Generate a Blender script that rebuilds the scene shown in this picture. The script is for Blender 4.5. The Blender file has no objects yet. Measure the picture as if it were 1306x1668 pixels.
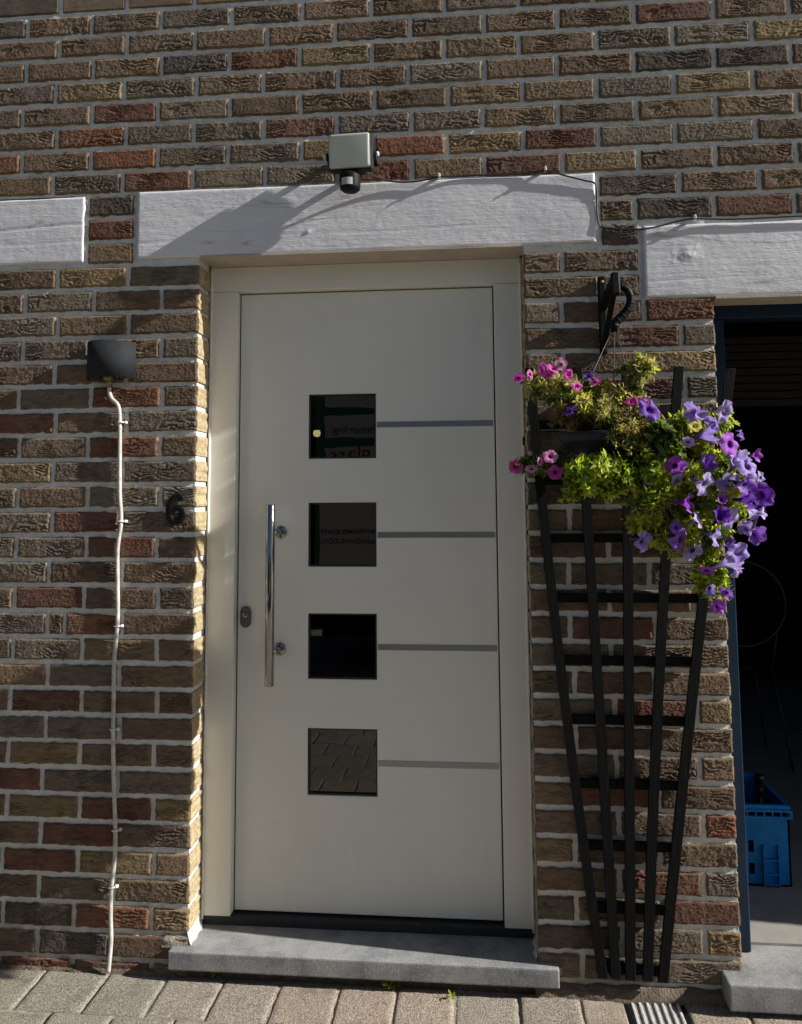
import bpy, bmesh, math, random
from mathutils import Vector, Matrix, noise

scene = bpy.context.scene
COL = scene.collection
random.seed(7)
rnd = random.random
def uni(a, b): return a + (b - a) * rnd()

# ------------------------------------------------------------------ camera
cam = bpy.data.cameras.new('camera')
cam.sensor_fit = 'HORIZONTAL'; cam.sensor_width = 36.0
cam.lens = 35.9326; cam.shift_x = 0.0; cam.shift_y = -0.11192
cam.clip_start = 0.05; cam.clip_end = 500
cam_o = bpy.data.objects.new('camera', cam); COL.objects.link(cam_o)
rt = Vector((0.99564351, 0.09298473, -0.00691713))
fw = Vector((-0.09197582, 0.99160299, 0.09090637))
up = Vector((0.01531195, -0.08987413, 0.99583542))
cam_o.matrix_world = Matrix(((rt.x, up.x, -fw.x, 0.8223), (rt.y, up.y, -fw.y, -2.30),
                             (rt.z, up.z, -fw.z, 1.3318), (0, 0, 0, 1)))
scene.camera = cam_o

# ------------------------------------------------------------------ sky, sun, exposure
TO_SUN = Vector((8.7, -1.0, 4.9)).normalized()
SUN_EL = math.asin(TO_SUN.z); SUN_AZ = math.atan2(TO_SUN.x, TO_SUN.y)
world = bpy.data.worlds.new('World'); scene.world = world; world.use_nodes = True
wn = world.node_tree.nodes; wl = world.node_tree.links
sky = wn.new('ShaderNodeTexSky'); sky.sky_type = 'NISHITA'; sky.sun_disc = False
sky.sun_elevation = SUN_EL; sky.sun_rotation = SUN_AZ
sky.air_density = 1.0; sky.dust_density = 1.2; sky.ozone_density = 1.0
wl.new(sky.outputs[0], wn['Background'].inputs[0]); wn['Background'].inputs[1].default_value = 0.046
sun = bpy.data.lights.new('sun', 'SUN'); sun.energy = 5.0; sun.angle = math.radians(0.53)
sun.color = (1.0, 0.965, 0.905)
sun_o = bpy.data.objects.new('sun', sun); COL.objects.link(sun_o)
sun_o.rotation_euler = TO_SUN.to_track_quat('Z', 'Y').to_euler(); sun_o.location = (6, -2, 6)
scene.view_settings.view_transform = 'Standard'; scene.view_settings.look = 'None'
scene.view_settings.gamma = 1.0; scene.view_settings.use_curve_mapping = False
scene.view_settings.exposure = 0.62

# ------------------------------------------------------------------ node helpers
MATS = {}
def newmat(name):
    m = bpy.data.materials.new(name); m.use_nodes = True
    nt = m.node_tree; nt.nodes.clear()
    out = nt.nodes.new('ShaderNodeOutputMaterial')
    b = nt.nodes.new('ShaderNodeBsdfPrincipled'); nt.links.new(b.outputs[0], out.inputs[0])
    MATS[name] = m
    return m, nt, b, out
def N(nt, t, **k):
    n = nt.nodes.new(t)
    for a, v in k.items():
        if a in n.bl_rna.properties: setattr(n, a, v)
        else: n.inputs[a.replace('_', ' ')].default_value = v
    return n
def coords(nt, rand=False, space='Object'):
    tc = N(nt, 'ShaderNodeTexCoord')
    if not rand: return tc.outputs[space]
    oi = N(nt, 'ShaderNodeObjectInfo')
    mu = N(nt, 'ShaderNodeMath', operation='MULTIPLY'); mu.inputs[1].default_value = 37.0
    nt.links.new(oi.outputs['Random'], mu.inputs[0])
    ad = N(nt, 'ShaderNodeVectorMath', operation='ADD')
    nt.links.new(tc.outputs[space], ad.inputs[0]); nt.links.new(mu.outputs[0], ad.inputs[1])
    return ad.outputs[0]
def scaled(nt, v, s):
    mp = N(nt, 'ShaderNodeMapping'); mp.inputs['Scale'].default_value = s
    nt.links.new(v, mp.inputs[0]); return mp.outputs[0]
def noisetex(nt, v, scale, detail=4, rough=0.55, dist=0.0):
    n = N(nt, 'ShaderNodeTexNoise', Scale=scale, Detail=detail, Roughness=rough, Distortion=dist)
    nt.links.new(v, n.inputs['Vector']); return n.outputs[0]
def ramp(nt, f, stops):
    r = N(nt, 'ShaderNodeValToRGB'); el = r.color_ramp.elements
    while len(el) < len(stops): el.new(0.5)
    for e, (p, c) in zip(el, stops):
        e.position = p; e.color = (c, c, c, 1) if not hasattr(c, '__len__') else (*c[:3], 1)
    nt.links.new(f, r.inputs[0]); return r.outputs[0]
def mix(nt, fac, a, b, mode='MIX'):
    m = N(nt, 'ShaderNodeMix', data_type='RGBA', blend_type=mode)
    def put(sock, v):
        if hasattr(v, 'is_linked'): nt.links.new(v, sock)
        elif hasattr(v, '__len__'): sock.default_value = (*v[:3], 1)
        else: sock.default_value = v
    put(m.inputs[0], fac); put(m.inputs[6], a); put(m.inputs[7], b)
    return m.outputs[2]
def bump(nt, b, h, strength, dist, prev=None):
    n = N(nt, 'ShaderNodeBump'); n.inputs['Strength'].default_value = strength; n.inputs['Distance'].default_value = dist
    nt.links.new(h, n.inputs['Height'])
    if prev is not None: nt.links.new(prev, n.inputs['Normal'])
    nt.links.new(n.outputs[0], b.inputs['Normal']); return n.outputs[0]

def plain(name, col, rough=0.5, metal=0.0, var=0.12, nscale=30, bumpd=0.0, bscale=200, spec=0.5, coat=0.0):
    m, nt, b, o = newmat(name)
    v = coords(nt)
    f = noisetex(nt, v, nscale)
    lo = [c * (1 - var) for c in col]; hi = [min(1, c * (1 + var)) for c in col]
    nt.links.new(ramp(nt, f, [(0.3, lo), (0.7, hi)]), b.inputs['Base Color'])
    b.inputs['Roughness'].default_value = rough; b.inputs['Metallic'].default_value = metal
    b.inputs['Specular IOR Level'].default_value = spec
    rr = ramp(nt, noisetex(nt, v, nscale * 2.3), [(0.3, max(0, rough - 0.08)), (0.7, min(1, rough + 0.08))])
    nt.links.new(rr, b.inputs['Roughness'])
    if coat: b.inputs['Coat Weight'].default_value = coat
    if bumpd: bump(nt, b, noisetex(nt, v, bscale, 5), 1.0, bumpd)
    return m

# brick: tint comes from the object colour (single bricks) or from a mesh attribute (joined bricks)
def brick_mat(name, attr, sanded=False):
    m, nt, b, o = newmat(name)
    v = coords(nt, rand=not attr)
    if attr:
        a = N(nt, 'ShaderNodeAttribute', attribute_name='tint'); base = a.outputs['Color']
    else:
        a = N(nt, 'ShaderNodeObjectInfo'); base = a.outputs['Color']
    if sanded:      # smoother yellow sanded ends of the bricks
        base = mix(nt, 0.76, base, (0.45, 0.36, 0.205))
    big = noisetex(nt, v, 14, 5, 0.6)
    c = mix(nt, ramp(nt, big, [(0.38, 0.0), (0.68, 0.3 if sanded else 0.55)]), base, (0.44, 0.37, 0.26) if sanded else (0.185, 0.138, 0.098))
    dark = noisetex(nt, scaled(nt, v, (0.5, 1, 1.6)), 60, 6, 0.7)
    c = mix(nt, 1.0, c, ramp(nt, dark, [(0.28, 0.42), (0.5, 0.95), (0.75, 1.3)]), 'MULTIPLY')
    sand = noisetex(nt, v, 340, 4, 0.65)
    c = mix(nt, 1.0, c, ramp(nt, sand, [(0.3, 0.7), (0.7, 1.3)]), 'MULTIPLY')
    dust = noisetex(nt, v, 33, 6, 0.75)
    c = mix(nt, ramp(nt, dust, [(0.6, 0.0), (0.78, 0.5)]), c, (0.42, 0.38, 0.33))
    nt.links.new(c, b.inputs['Base Color'])
    b.inputs['Roughness'].default_value = 0.92; b.inputs['Specular IOR Level'].default_value = 0.2
    n1 = bump(nt, b, dark, 0.2 if sanded else 0.35, 0.002)
    bump(nt, b, sand, 0.4 if sanded else 1.0, 0.0026, n1)
    return m
M_BRICK = brick_mat('brick_clay', False)
M_BRICKS = brick_mat('brick_clay_joined', True)
M_BRICKE = brick_mat('brick_sanded_end', False, True)

def mortar_mat():
    m, nt, b, o = newmat('mortar')
    v = coords(nt)
    f = noisetex(nt, v, 18, 6, 0.6)
    c = ramp(nt, f, [(0.3, (0.60, 0.60, 0.58)), (0.55, (0.73, 0.73, 0.71)), (0.75, (0.80, 0.80, 0.785))])
    c = mix(nt, ramp(nt, noisetex(nt, v, 260, 4, 0.7), [(0.25, 0.5), (0.45, 0.0)]), c, (0.2, 0.19, 0.17))
    # splash dirt low on the wall
    sx = N(nt, 'ShaderNodeSeparateXYZ'); nt.links.new(v, sx.inputs[0])
    ad = N(nt, 'ShaderNodeMath', operation='ADD'); nt.links.new(sx.outputs[2], ad.inputs[0])
    mu = N(nt, 'ShaderNodeMath', operation='MULTIPLY'); mu.inputs[1].default_value = 0.35
    nt.links.new(noisetex(nt, v, 9, 4), mu.inputs[0]); nt.links.new(mu.outputs[0], ad.inputs[1])
    c = mix(nt, ramp(nt, ad.outputs[0], [(0.15, 0.65), (0.36, 0.0)]), c, (0.2, 0.17, 0.12))
    nt.links.new(c, b.inputs['Base Color']); b.inputs['Roughness'].default_value = 0.95
    b.inputs['Specular IOR Level'].default_value = 0.15
    n1 = bump(nt, b, noisetex(nt, v, 130, 6, 0.65), 0.9, 0.006)
    bump(nt, b, noisetex(nt, v, 500, 3), 0.6, 0.002, n1)
    return m
M_MORTAR = mortar_mat()

def paintwood_mat():
    m, nt, b, o = newmat('white_painted_timber')
    v = coords(nt, rand=True)
    g = noisetex(nt, scaled(nt, v, (1.0, 6, 16)), 7, 7, 0.62, 0.6)
    c = mix(nt, ramp(nt, noisetex(nt, v, 5, 4), [(0.3, 0.0), (0.7, 1.0)]), (0.64, 0.63, 0.66), (0.74, 0.735, 0.75))
    c = mix(nt, ramp(nt, g, [(0.26, 0.55), (0.36, 0.0)]), c, (0.36, 0.34, 0.33))
    st = noisetex(nt, v, 22, 5, 0.7)
    c = mix(nt, ramp(nt, st, [(0.66, 0.0), (0.8, 0.35)]), c, (0.45, 0.4, 0.32))
    nt.links.new(c, b.inputs['Base Color']); b.inputs['Roughness'].default_value = 0.62
    ck = noisetex(nt, scaled(nt, v, (0.55, 1, 5.5)), 3.0, 1.5, 0.5, 0.3)
    crack = ramp(nt, ck, [(0.488, 0.0), (0.4965, 1.0), (0.5035, 1.0), (0.512, 0.0)])
    on = ramp(nt, noisetex(nt, v, 4.5, 2), [(0.5, 0.0), (0.62, 1.0)])
    ca = N(nt, 'ShaderNodeMath', operation='MULTIPLY'); nt.links.new(crack, ca.inputs[0]); nt.links.new(on, ca.inputs[1])
    c2 = mix(nt, ca.outputs[0], c, (0.5, 0.48, 0.47)); nt.links.new(c2, b.inputs['Base Color'])
    n1 = bump(nt, b, g, 0.45, 0.0022)
    n2 = bump(nt, b, noisetex(nt, scaled(nt, v, (1, 3, 4)), 60, 6, 0.65), 0.5, 0.0022, n1)
    n3 = bump(nt, b, noisetex(nt, v, 16, 5, 0.6), 0.35, 0.006, n2)
    bump(nt, b, ca.outputs[0], -0.8, 0.003, n3)
    return m
M_LINTEL = paintwood_mat()

def stone_mat(name, lo, hi, speck, scale=160):
    m, nt, b, o = newmat(name)
    v = coords(nt, rand=True)
    c = ramp(nt, noisetex(nt, v, 9, 7, 0.68), [(0.33, lo), (0.62, hi)])
    c = mix(nt, ramp(nt, noisetex(nt, v, scale, 4, 0.75), [(0.5, 0.0), (0.72, 0.5)]), c, speck)
    c = mix(nt, ramp(nt, noisetex(nt, v, scale * 1.7, 3, 0.7), [(0.3, 0.5), (0.42, 0.0)]), c, [x * 0.45 for x in lo])
    nt.links.new(c, b.inputs['Base Color']); b.inputs['Roughness'].default_value = 0.75
    n1 = bump(nt, b, noisetex(nt, v, scale * 1.2, 5, 0.7), 0.5, 0.002)
    return m, nt, b
M_STONE, _, _ = stone_mat('bluestone', (0.12, 0.128, 0.137), (0.29, 0.29, 0.285), (0.52, 0.52, 0.51))

def paver_mat():
    m, nt, b, o = newmat('concrete_paver')
    v = coords(nt, rand=True)
    oi = N(nt, 'ShaderNodeObjectInfo')
    c = mix(nt, ramp(nt, noisetex(nt, v, 11, 5, 0.6), [(0.3, 0.0), (0.75, 0.6)]), oi.outputs['Color'], (0.29, 0.262, 0.212))
    sp = noisetex(nt, v, 330, 4, 0.75)
    c = mix(nt, 1.0, c, ramp(nt, sp, [(0.36, 0.22), (0.5, 0.9), (0.62, 2.0)]), 'MULTIPLY')
    c = mix(nt, ramp(nt, noisetex(nt, v, 38, 5, 0.65), [(0.68, 0.0), (0.74, 0.7)]), c, (0.6, 0.59, 0.56))
    c = mix(nt, ramp(nt, noisetex(nt, v, 13, 6, 0.7), [(0.3, 0.5), (0.45, 0.0)]), c, (0.13, 0.11, 0.085))
    nt.links.new(c, b.inputs['Base Color']); b.inputs['Roughness'].default_value = 0.9
    b.inputs['Specular IOR Level'].default_value = 0.25
    n1 = bump(nt, b, sp, 0.8, 0.003)
    bump(nt, b, noisetex(nt, v, 60, 4), 0.5, 0.004, n1)
    return m
M_PAVER = paver_mat()

def ground_mat():
    m, nt, b, o = newmat('street_paving')
    v = coords(nt)
    br = N(nt, 'ShaderNodeTexBrick', offset=0.5)
    br.inputs['Scale'].default_value = 1.0; br.inputs['Brick Width'].default_value = 0.165; br.inputs['Row Height'].default_value = 0.18
    br.inputs['Mortar Size'].default_value = 0.004
    br.inputs['Color1'].default_value = (0.33, 0.29, 0.24, 1); br.inputs['Color2'].default_value = (0.27, 0.255, 0.23, 1)
    br.inputs['Mortar'].default_value = (0.1, 0.095, 0.085, 1)
    nt.links.new(v, br.inputs['Vector'])
    c = mix(nt, 1.0, br.outputs[0], ramp(nt, noisetex(nt, v, 3, 6, 0.7), [(0.3, 0.75), (0.7, 1.2)]), 'MULTIPLY')
    nt.links.new(c, b.inputs['Base Color']); b.inputs['Roughness'].default_value = 0.9
    bump(nt, b, br.outputs[1], -0.6, 0.004)
    return m
M_GROUND = ground_mat()
M_SAND = plain('joint_sand', (0.3, 0.275, 0.23), 0.95, var=0.35, nscale=60, bumpd=0.004, bscale=300)
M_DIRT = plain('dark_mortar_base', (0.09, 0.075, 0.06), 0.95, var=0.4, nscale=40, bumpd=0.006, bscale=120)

def doorpaint():
    m, nt, b, o = newmat('cream_door_paint')
    v = coords(nt)
    c = ramp(nt, noisetex(nt, v, 2.2, 4), [(0.3, (0.725, 0.72, 0.665)), (0.7, (0.77, 0.765, 0.71))])
    c = mix(nt, ramp(nt, noisetex(nt, v, 26, 6, 0.7), [(0.62, 0.0), (0.85, 0.18)]), c, (0.5, 0.47, 0.4))
    sx = N(nt, 'ShaderNodeSeparateXYZ'); nt.links.new(v, sx.inputs[0])
    mu = N(nt, 'ShaderNodeMath', operation='MULTIPLY'); mu.inputs[1].default_value = 0.5
    nt.links.new(noisetex(nt, scaled(nt, v, (3, 1, 0.6)), 9, 5, 0.7), mu.inputs[0])
    ad = N(nt, 'ShaderNodeMath', operation='ADD'); nt.links.new(sx.outputs[2], ad.inputs[0]); nt.links.new(mu.outputs[0], ad.inputs[1])
    c = mix(nt, ramp(nt, ad.outputs[0], [(0.30, 0.16), (0.62, 0.0)]), c, (0.42, 0.38, 0.30))
    c = mix(nt, ramp(nt, noisetex(nt, v, 420, 2, 0.5), [(0.74, 0.0), (0.8, 0.12)]), c, (0.3, 0.27, 0.2))
    nt.links.new(c, b.inputs['Base Color'])
    nt.links.new(ramp(nt, noisetex(nt, scaled(nt, v, (1, 1, 0.5)), 5, 6, 0.65), [(0.3, 0.27), (0.7, 0.5)]), b.inputs['Roughness'])
    b.inputs['Specular IOR Level'].default_value = 0.5
    bump(nt, b, noisetex(nt, v, 420, 3), 0.12, 0.0006)
    return m
M_DOOR = doorpaint()
M_SOFFIT = plain('beige_soffit_board', (0.47, 0.40, 0.33), 0.7, var=0.12, nscale=18, bumpd=0.001)
M_STEEL = plain('brushed_steel', (0.30, 0.315, 0.34), 0.36, 0.9, 0.06, 60)
M_CHROME = plain('polished_steel', (0.30, 0.30, 0.305), 0.13, 1.0, 0.05, 40)
M_DSTEEL = plain('dark_lock_metal', (0.16, 0.155, 0.15), 0.4, 0.9, 0.15, 60)
M_GALV = plain('galvanised_steel', (0.64, 0.64, 0.62), 0.55, 0.3, 0.25, 90, 0.0008)
M_BLACK = plain('black_plastic', (0.006, 0.0063, 0.007), 0.55, var=0.3, bumpd=0.0004, spec=0.14)
M_RUBBER = plain('black_rubber_seal', (0.02, 0.021, 0.023), 0.6, var=0.3)
M_ANTHR = plain('anthracite_shade', (0.022, 0.024, 0.027), 0.75, var=0.15, bumpd=0.0003, bscale=600, spec=0.15)
M_NUMBER = plain('matt_black_metal', (0.006, 0.006, 0.0065), 0.5, var=0.2, spec=0.2)
M_BRASS = plain('brass_fitting', (0.28, 0.21, 0.10), 0.5, 0.7)
M_CABLE = plain('grey_white_cable', (0.46, 0.45, 0.41), 0.6, var=0.3, nscale=45)
M_CLIP = plain('white_cable_clip', (0.68, 0.68, 0.66), 0.5)
M_LENS = plain('milky_lamp_lens', (0.56, 0.57, 0.50), 0.35, var=0.04, nscale=8)
M_SENSOR = plain('sensor_lens', (0.42, 0.43, 0.44), 0.3, var=0.05)
M_NAVY = plain('navy_frame_paint', (0.009, 0.022, 0.048), 0.45, var=0.2, nscale=12, spec=0.2)
M_CRATE = plain('blue_crate_plastic', (0.004, 0.19, 0.52), 0.5, var=0.2, nscale=25, spec=0.25)
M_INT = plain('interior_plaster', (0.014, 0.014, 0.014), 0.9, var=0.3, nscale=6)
M_INTF = plain('interior_tile', (0.30, 0.28, 0.25), 0.55, var=0.15, nscale=14, bumpd=0.0006)
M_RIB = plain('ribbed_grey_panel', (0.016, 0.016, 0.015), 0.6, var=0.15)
M_POT = plain('anthracite_pot', (0.018, 0.021, 0.024), 0.5, var=0.25, nscale=40, spec=0.3)
M_SOIL = plain('potting_soil', (0.035, 0.024, 0.015), 0.98, var=0.5, nscale=80, bumpd=0.006, bscale=120)
M_WIRE = plain('hanger_wire', (0.05, 0.05, 0.05), 0.5, 0.3)
M_TRELLIS = None
def trellis_mat():
    m, nt, b, o = newmat('black_stained_wood')
    v = coords(nt, rand=True)
    g = noisetex(nt, scaled(nt, v, (9, 9, 0.8)), 30, 6, 0.65)
    c = ramp(nt, g, [(0.3, (0.0025, 0.0025, 0.003)), (0.6, (0.0055, 0.0058, 0.0065)), (0.8, (0.016, 0.016, 0.017))])
    c = mix(nt, ramp(nt, noisetex(nt, v, 120, 3, 0.7), [(0.74, 0.0), (0.8, 0.6)]), c, (0.2, 0.19, 0.17))
    nt.links.new(c, b.inputs['Base Color']); b.inputs['Roughness'].default_value = 0.7; b.inputs['Specular IOR Level'].default_value = 0.12
    bump(nt, b, g, 0.7, 0.002)
    return m
M_TRELLIS = trellis_mat()

def glass_mat(name, tint, refl=1.0):
    m, nt, b, o = newmat(name); nt.nodes.remove(b)
    gl = N(nt, 'ShaderNodeBsdfGlossy'); gl.inputs['Roughness'].default_value = 0.014
    tr = N(nt, 'ShaderNodeBsdfTransparent'); tr.inputs[0].default_value = (*tint, 1)
    fr = N(nt, 'ShaderNodeFresnel'); fr.inputs[0].default_value = 1.82
    v = coords(nt)
    bm_ = N(nt, 'ShaderNodeBump'); bm_.inputs['Strength'].default_value = 0.02; bm_.inputs['Distance'].default_value = 0.01
    nt.links.new(noisetex(nt, v, 8, 2), bm_.inputs['Height']); nt.links.new(bm_.outputs[0], gl.inputs['Normal'])
    mx = N(nt, 'ShaderNodeMixShader'); nt.links.new(fr.outputs[0], mx.inputs[0])
    nt.links.new(tr.outputs[0], mx.inputs[1]); nt.links.new(gl.outputs[0], mx.inputs[2])
    nt.links.new(mx.outputs[0], o.inputs[0]); return m
M_GLASS = glass_mat('tinted_door_glass', (0.22, 0.25, 0.25))
M_VGLASS = glass_mat('vehicle_glass', (0.05, 0.06, 0.06))
M_BOTTLE = plain('dark_bottle_glass', (0.02, 0.013, 0.006), 0.12, var=0.2, spec=0.8)

def leaf_mat(name, trans=0.4):
    m, nt, b, o = newmat(name)
    a = N(nt, 'ShaderNodeAttribute', attribute_name='tint')
    v = coords(nt)
    c = mix(nt, 1.0, a.outputs['Color'], ramp(nt, noisetex(nt, v, 90, 3), [(0.3, 0.75), (0.7, 1.2)]), 'MULTIPLY')
    nt.links.new(c, b.inputs['Base Color']); b.inputs['Roughness'].default_value = 0.5
    b.inputs['Specular IOR Level'].default_value = 0.35
    t = N(nt, 'ShaderNodeBsdfTranslucent')
    tc = mix(nt, 1.0, c, (1.15, 1.2, 0.55), 'MULTIPLY'); nt.links.new(tc, t.inputs[0])
    mx = N(nt, 'ShaderNodeMixShader'); mx.inputs[0].default_value = trans
    nt.links.new(b.outputs[0], mx.inputs[1]); nt.links.new(t.outputs[0], mx.inputs[2]); nt.links.new(mx.outputs[0], o.inputs[0])
    return m
M_LEAF = leaf_mat('small_leaves', 0.52)

def petal_mat():
    m, nt, b, o = newmat('petals')
    oi = N(nt, 'ShaderNodeObjectInfo')
    a = N(nt, 'ShaderNodeAttribute', attribute_name='tint')   # r: throat, g: pale vein / pale back tone
    sp = N(nt, 'ShaderNodeSeparateColor'); nt.links.new(a.outputs['Color'], sp.inputs[0])
    c = mix(nt, sp.outputs[1], oi.outputs['Color'], (0.62, 0.55, 0.78))
    c = mix(nt, sp.outputs[0], c, mix(nt, 1.0, oi.outputs['Color'], (0.35, 0.25, 0.4), 'MULTIPLY'))
    v = coords(nt)
    c = mix(nt, 1.0, c, ramp(nt, noisetex(nt, v, 160, 4, 0.6), [(0.3, 0.78), (0.7, 1.15)]), 'MULTIPLY')
    nt.links.new(c, b.inputs['Base Color']); b.inputs['Roughness'].default_value = 0.6
    b.inputs['Specular IOR Level'].default_value = 0.25
    t = N(nt, 'ShaderNodeBsdfTranslucent'); nt.links.new(c, t.inputs[0])
    mx = N(nt, 'ShaderNodeMixShader'); mx.inputs[0].default_value = 0.38
    nt.links.new(b.outputs[0], mx.inputs[1]); nt.links.new(t.outputs[0], mx.inputs[2]); nt.links.new(mx.outputs[0], o.inputs[0])
    return m
M_PETAL = petal_mat()

# ------------------------------------------------------------------ mesh helpers
def link(name, me, parent=None):
    o = bpy.data.objects.new(name, me); COL.objects.link(o)
    if parent is not None:
        o.parent = parent; o.matrix_parent_inverse = Matrix.Translation(-root_loc(parent))
    return o
LOC = {}
def root_loc(o): return LOC.get(o.name, Vector((0, 0, 0)))
def empty(name, loc):
    o = bpy.data.objects.new(name, None); COL.objects.link(o); o.location = loc
    o.empty_display_size = 0.05; LOC[o.name] = Vector(loc); return o
def tag(o, label=None, cat=None, group=None, kind=None):
    if label: o['label'] = label
    if cat: o['category'] = cat
    if group: o['group'] = group
    if kind: o['kind'] = kind
    return o
def from_bm(name, bm, mat, parent=None, smooth=False):
    bmesh.ops.recalc_face_normals(bm, faces=bm.faces)
    me = bpy.data.meshes.new(name); bm.to_mesh(me); bm.free()
    me.materials.append(mat)
    if smooth: me.shade_smooth()
    return link(name, me, parent)
def from_data(name, vs, fs, mat, parent=None, smooth=False, tint=None):
    me = bpy.data.meshes.new(name); me.from_pydata(vs, [], fs); me.update()
    me.materials.append(mat)
    if smooth: me.shade_smooth()
    if tint is not None:
        ca = me.color_attributes.new('tint', 'FLOAT_COLOR', 'POINT')
        flat = []
        for t in tint: flat.extend((t[0], t[1], t[2], 1.0))
        ca.data.foreach_set('color', flat)
    return link(name, me, parent)
def add_box(bm, x0, x1, y0, y1, z0, z1, bev=0.0, seg=2):
    r = bmesh.ops.create_cube(bm, size=1.0)
    for v in r['verts']:
        v.co = Vector((x0 + (v.co.x + .5) * (x1 - x0), y0 + (v.co.y + .5) * (y1 - y0), z0 + (v.co.z + .5) * (z1 - z0)))
    if bev > 0:
        es = list({e for v in r['verts'] for e in v.link_edges})
        bmesh.ops.bevel(bm, geom=es, offset=bev, segments=seg, affect='EDGES', profile=0.6)
def box(name, x0, x1, y0, y1, z0, z1, mat, parent=None, bev=0.0, seg=2):
    bm = bmesh.new(); add_box(bm, x0, x1, y0, y1, z0, z1, bev, seg)
    return from_bm(name, bm, mat, parent)
def add_tube(bm, pts, r, n=10, cap=True):
    pts = [Vector(p) for p in pts]; rs = r if hasattr(r, '__len__') else [r] * len(pts)
    t0 = (pts[1] - pts[0]).normalized()
    ref = Vector((0, 0, 1)) if abs(t0.z) < 0.9 else Vector((1, 0, 0))
    u = t0.cross(ref).normalized(); rings = []
    for i, p in enumerate(pts):
        a = pts[max(0, i - 1)]; b = pts[min(len(pts) - 1, i + 1)]
        t = (b - a).normalized(); u = (u - t * u.dot(t)).normalized(); w = t.cross(u)
        rings.append([bm.verts.new(p + (u * math.cos(2 * math.pi * k / n) + w * math.sin(2 * math.pi * k / n)) * rs[i]) for k in range(n)])
    for a, b in zip(rings, rings[1:]):
        for k in range(n): bm.faces.new((a[k], a[(k + 1) % n], b[(k + 1) % n], b[k]))
    if cap: bm.faces.new(rings[0]); bm.faces.new(rings[-1])
def tube(name, pts, r, mat, parent=None, n=10):
    bm = bmesh.new(); add_tube(bm, pts, r, n); return from_bm(name, bm, mat, parent, True)
def smoothpath(pts, k=6):
    P = [Vector(p) for p in pts]; P = [P[0]] + P + [P[-1]]; out = []
    for i in range(1, len(P) - 2):
        a, b, c, d = P[i - 1], P[i], P[i + 1], P[i + 2]
        for j in range(k):
            t = j / k
            out.append(0.5 * ((2 * b) + (c - a) * t + (2 * a - 5 * b + 4 * c - d) * t * t + (3 * b - a - 3 * c + d) * t ** 3))
    out.append(P[-2]); return out
def lathe(bm, prof, c, n=28, axis='z', a0=0.0, a1=2 * math.pi):
    full = abs(a1 - a0 - 2 * math.pi) < 1e-6; m = n if full else n + 1; rings = []
    for r, h in prof:
        ring = []
        for k in range(m):
            a = a0 + (a1 - a0) * k / n; ca, sa = r * math.cos(a), r * math.sin(a)
            if axis == 'z': co = (c[0] + ca, c[1] + sa, c[2] + h)
            elif axis == 'y': co = (c[0] + ca, c[1] + h, c[2] + sa)
            else: co = (c[0] + h, c[1] + ca, c[2] + sa)
            ring.append(bm.verts.new(co))
        rings.append(ring)
    for a, b in zip(rings, rings[1:]):
        for k in range(n): bm.faces.new((a[k], a[(k + 1) % m], b[(k + 1) % m], b[k]))
    return rings
def disc_y(name, x, y, z, r, h, mat, parent, n=24):
    bm = bmesh.new()
    lathe(bm, [(0.0005, -h), (r * 0.86, -h), (r, -h * 0.6), (r, 0)], (x, y, z), n, 'y')
    return from_bm(name, bm, mat, parent, True)
def nz(*p): return noise.noise(Vector(p))
def sst(a, b, x):
    t = min(1, max(0, (x - a) / (b - a))); return t * t * (3 - 2 * t)

# ------------------------------------------------------------------ ground
C_ = 0.07426                                  # height of one brick course
def zj(i): return (26 - i) * C_ + 0.108       # bed joint under course i
from math import sin, cos, pi
g = from_data('ground', [(-60, -80, -0.012), (60, -80, -0.012), (60, 0.02, -0.012), (-60, 0.02, -0.012)], [(0, 1, 2, 3)], M_GROUND)
tag(g, kind='structure')
# bedding of sand right under the single pavers
sb = from_data('pavement', [(-3.0, -2.6, -0.0035), (4.0, -2.6, -0.0035), (4.0, 0.0, -0.0035), (-3.0, 0.0, -0.0035)], [(0, 1, 2, 3)], M_SAND)
tag(sb, kind='structure')
sb2 = from_data('joint_fill', [(-3.0, -2.6, -0.0026), (4.0, -2.6, -0.0026), (4.0, -0.37, -0.0026), (-3.0, -0.37, -0.0026)], [(0, 1, 2, 3)], M_SAND, sb)
def paver_mesh(w, d, seed, rim=0.0032):
    nx, ny = 18, 18; vs = []; fs = []
    for j in range(ny + 1):
        for i in range(nx + 1):
            x = w * i / nx; y = d * j / ny
            e = min(x, w - x, y, d - y)
            z = 0.0 - rim * (1 - sst(0, 0.007, e)) + 0.0014 * nz(x * 22, y * 22, seed) + 0.0008 * nz(x * 90, y * 90, seed + 3)
            ox = 0.0025 * nz(x * 30, y * 30, seed + 9) if e < 1e-6 else 0
            oy = 0.0025 * nz(x * 30, y * 30, seed + 19) if e < 1e-6 else 0
            vs.append((x + ox, y + oy, z))
    for j in range(ny):
        for i in range(nx):
            a = j * (nx + 1) + i; fs.append((a, a + 1, a + nx + 2, a + nx + 1))
    ring = [i for i in range(nx + 1)] + [j * (nx + 1) + nx for j in range(1, ny + 1)] + \
           [ny * (nx + 1) + i for i in range(nx - 1, -1, -1)] + [j * (nx + 1) for j in range(ny - 1, 0, -1)]
    base = len(vs)
    for r in ring: vs.append((vs[r][0], vs[r][1], -0.03))
    for k in range(len(ring)):
        k2 = (k + 1) % len(ring); fs.append((ring[k2], ring[k], base + k, base + k2))
    me = bpy.data.meshes.new('paver'); me.from_pydata(vs, [], fs); me.materials.append(M_PAVER); me.shade_smooth(); return me
PV = [paver_mesh(0.157, 0.172, 10.3 * s) for s in range(7)]
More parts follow.
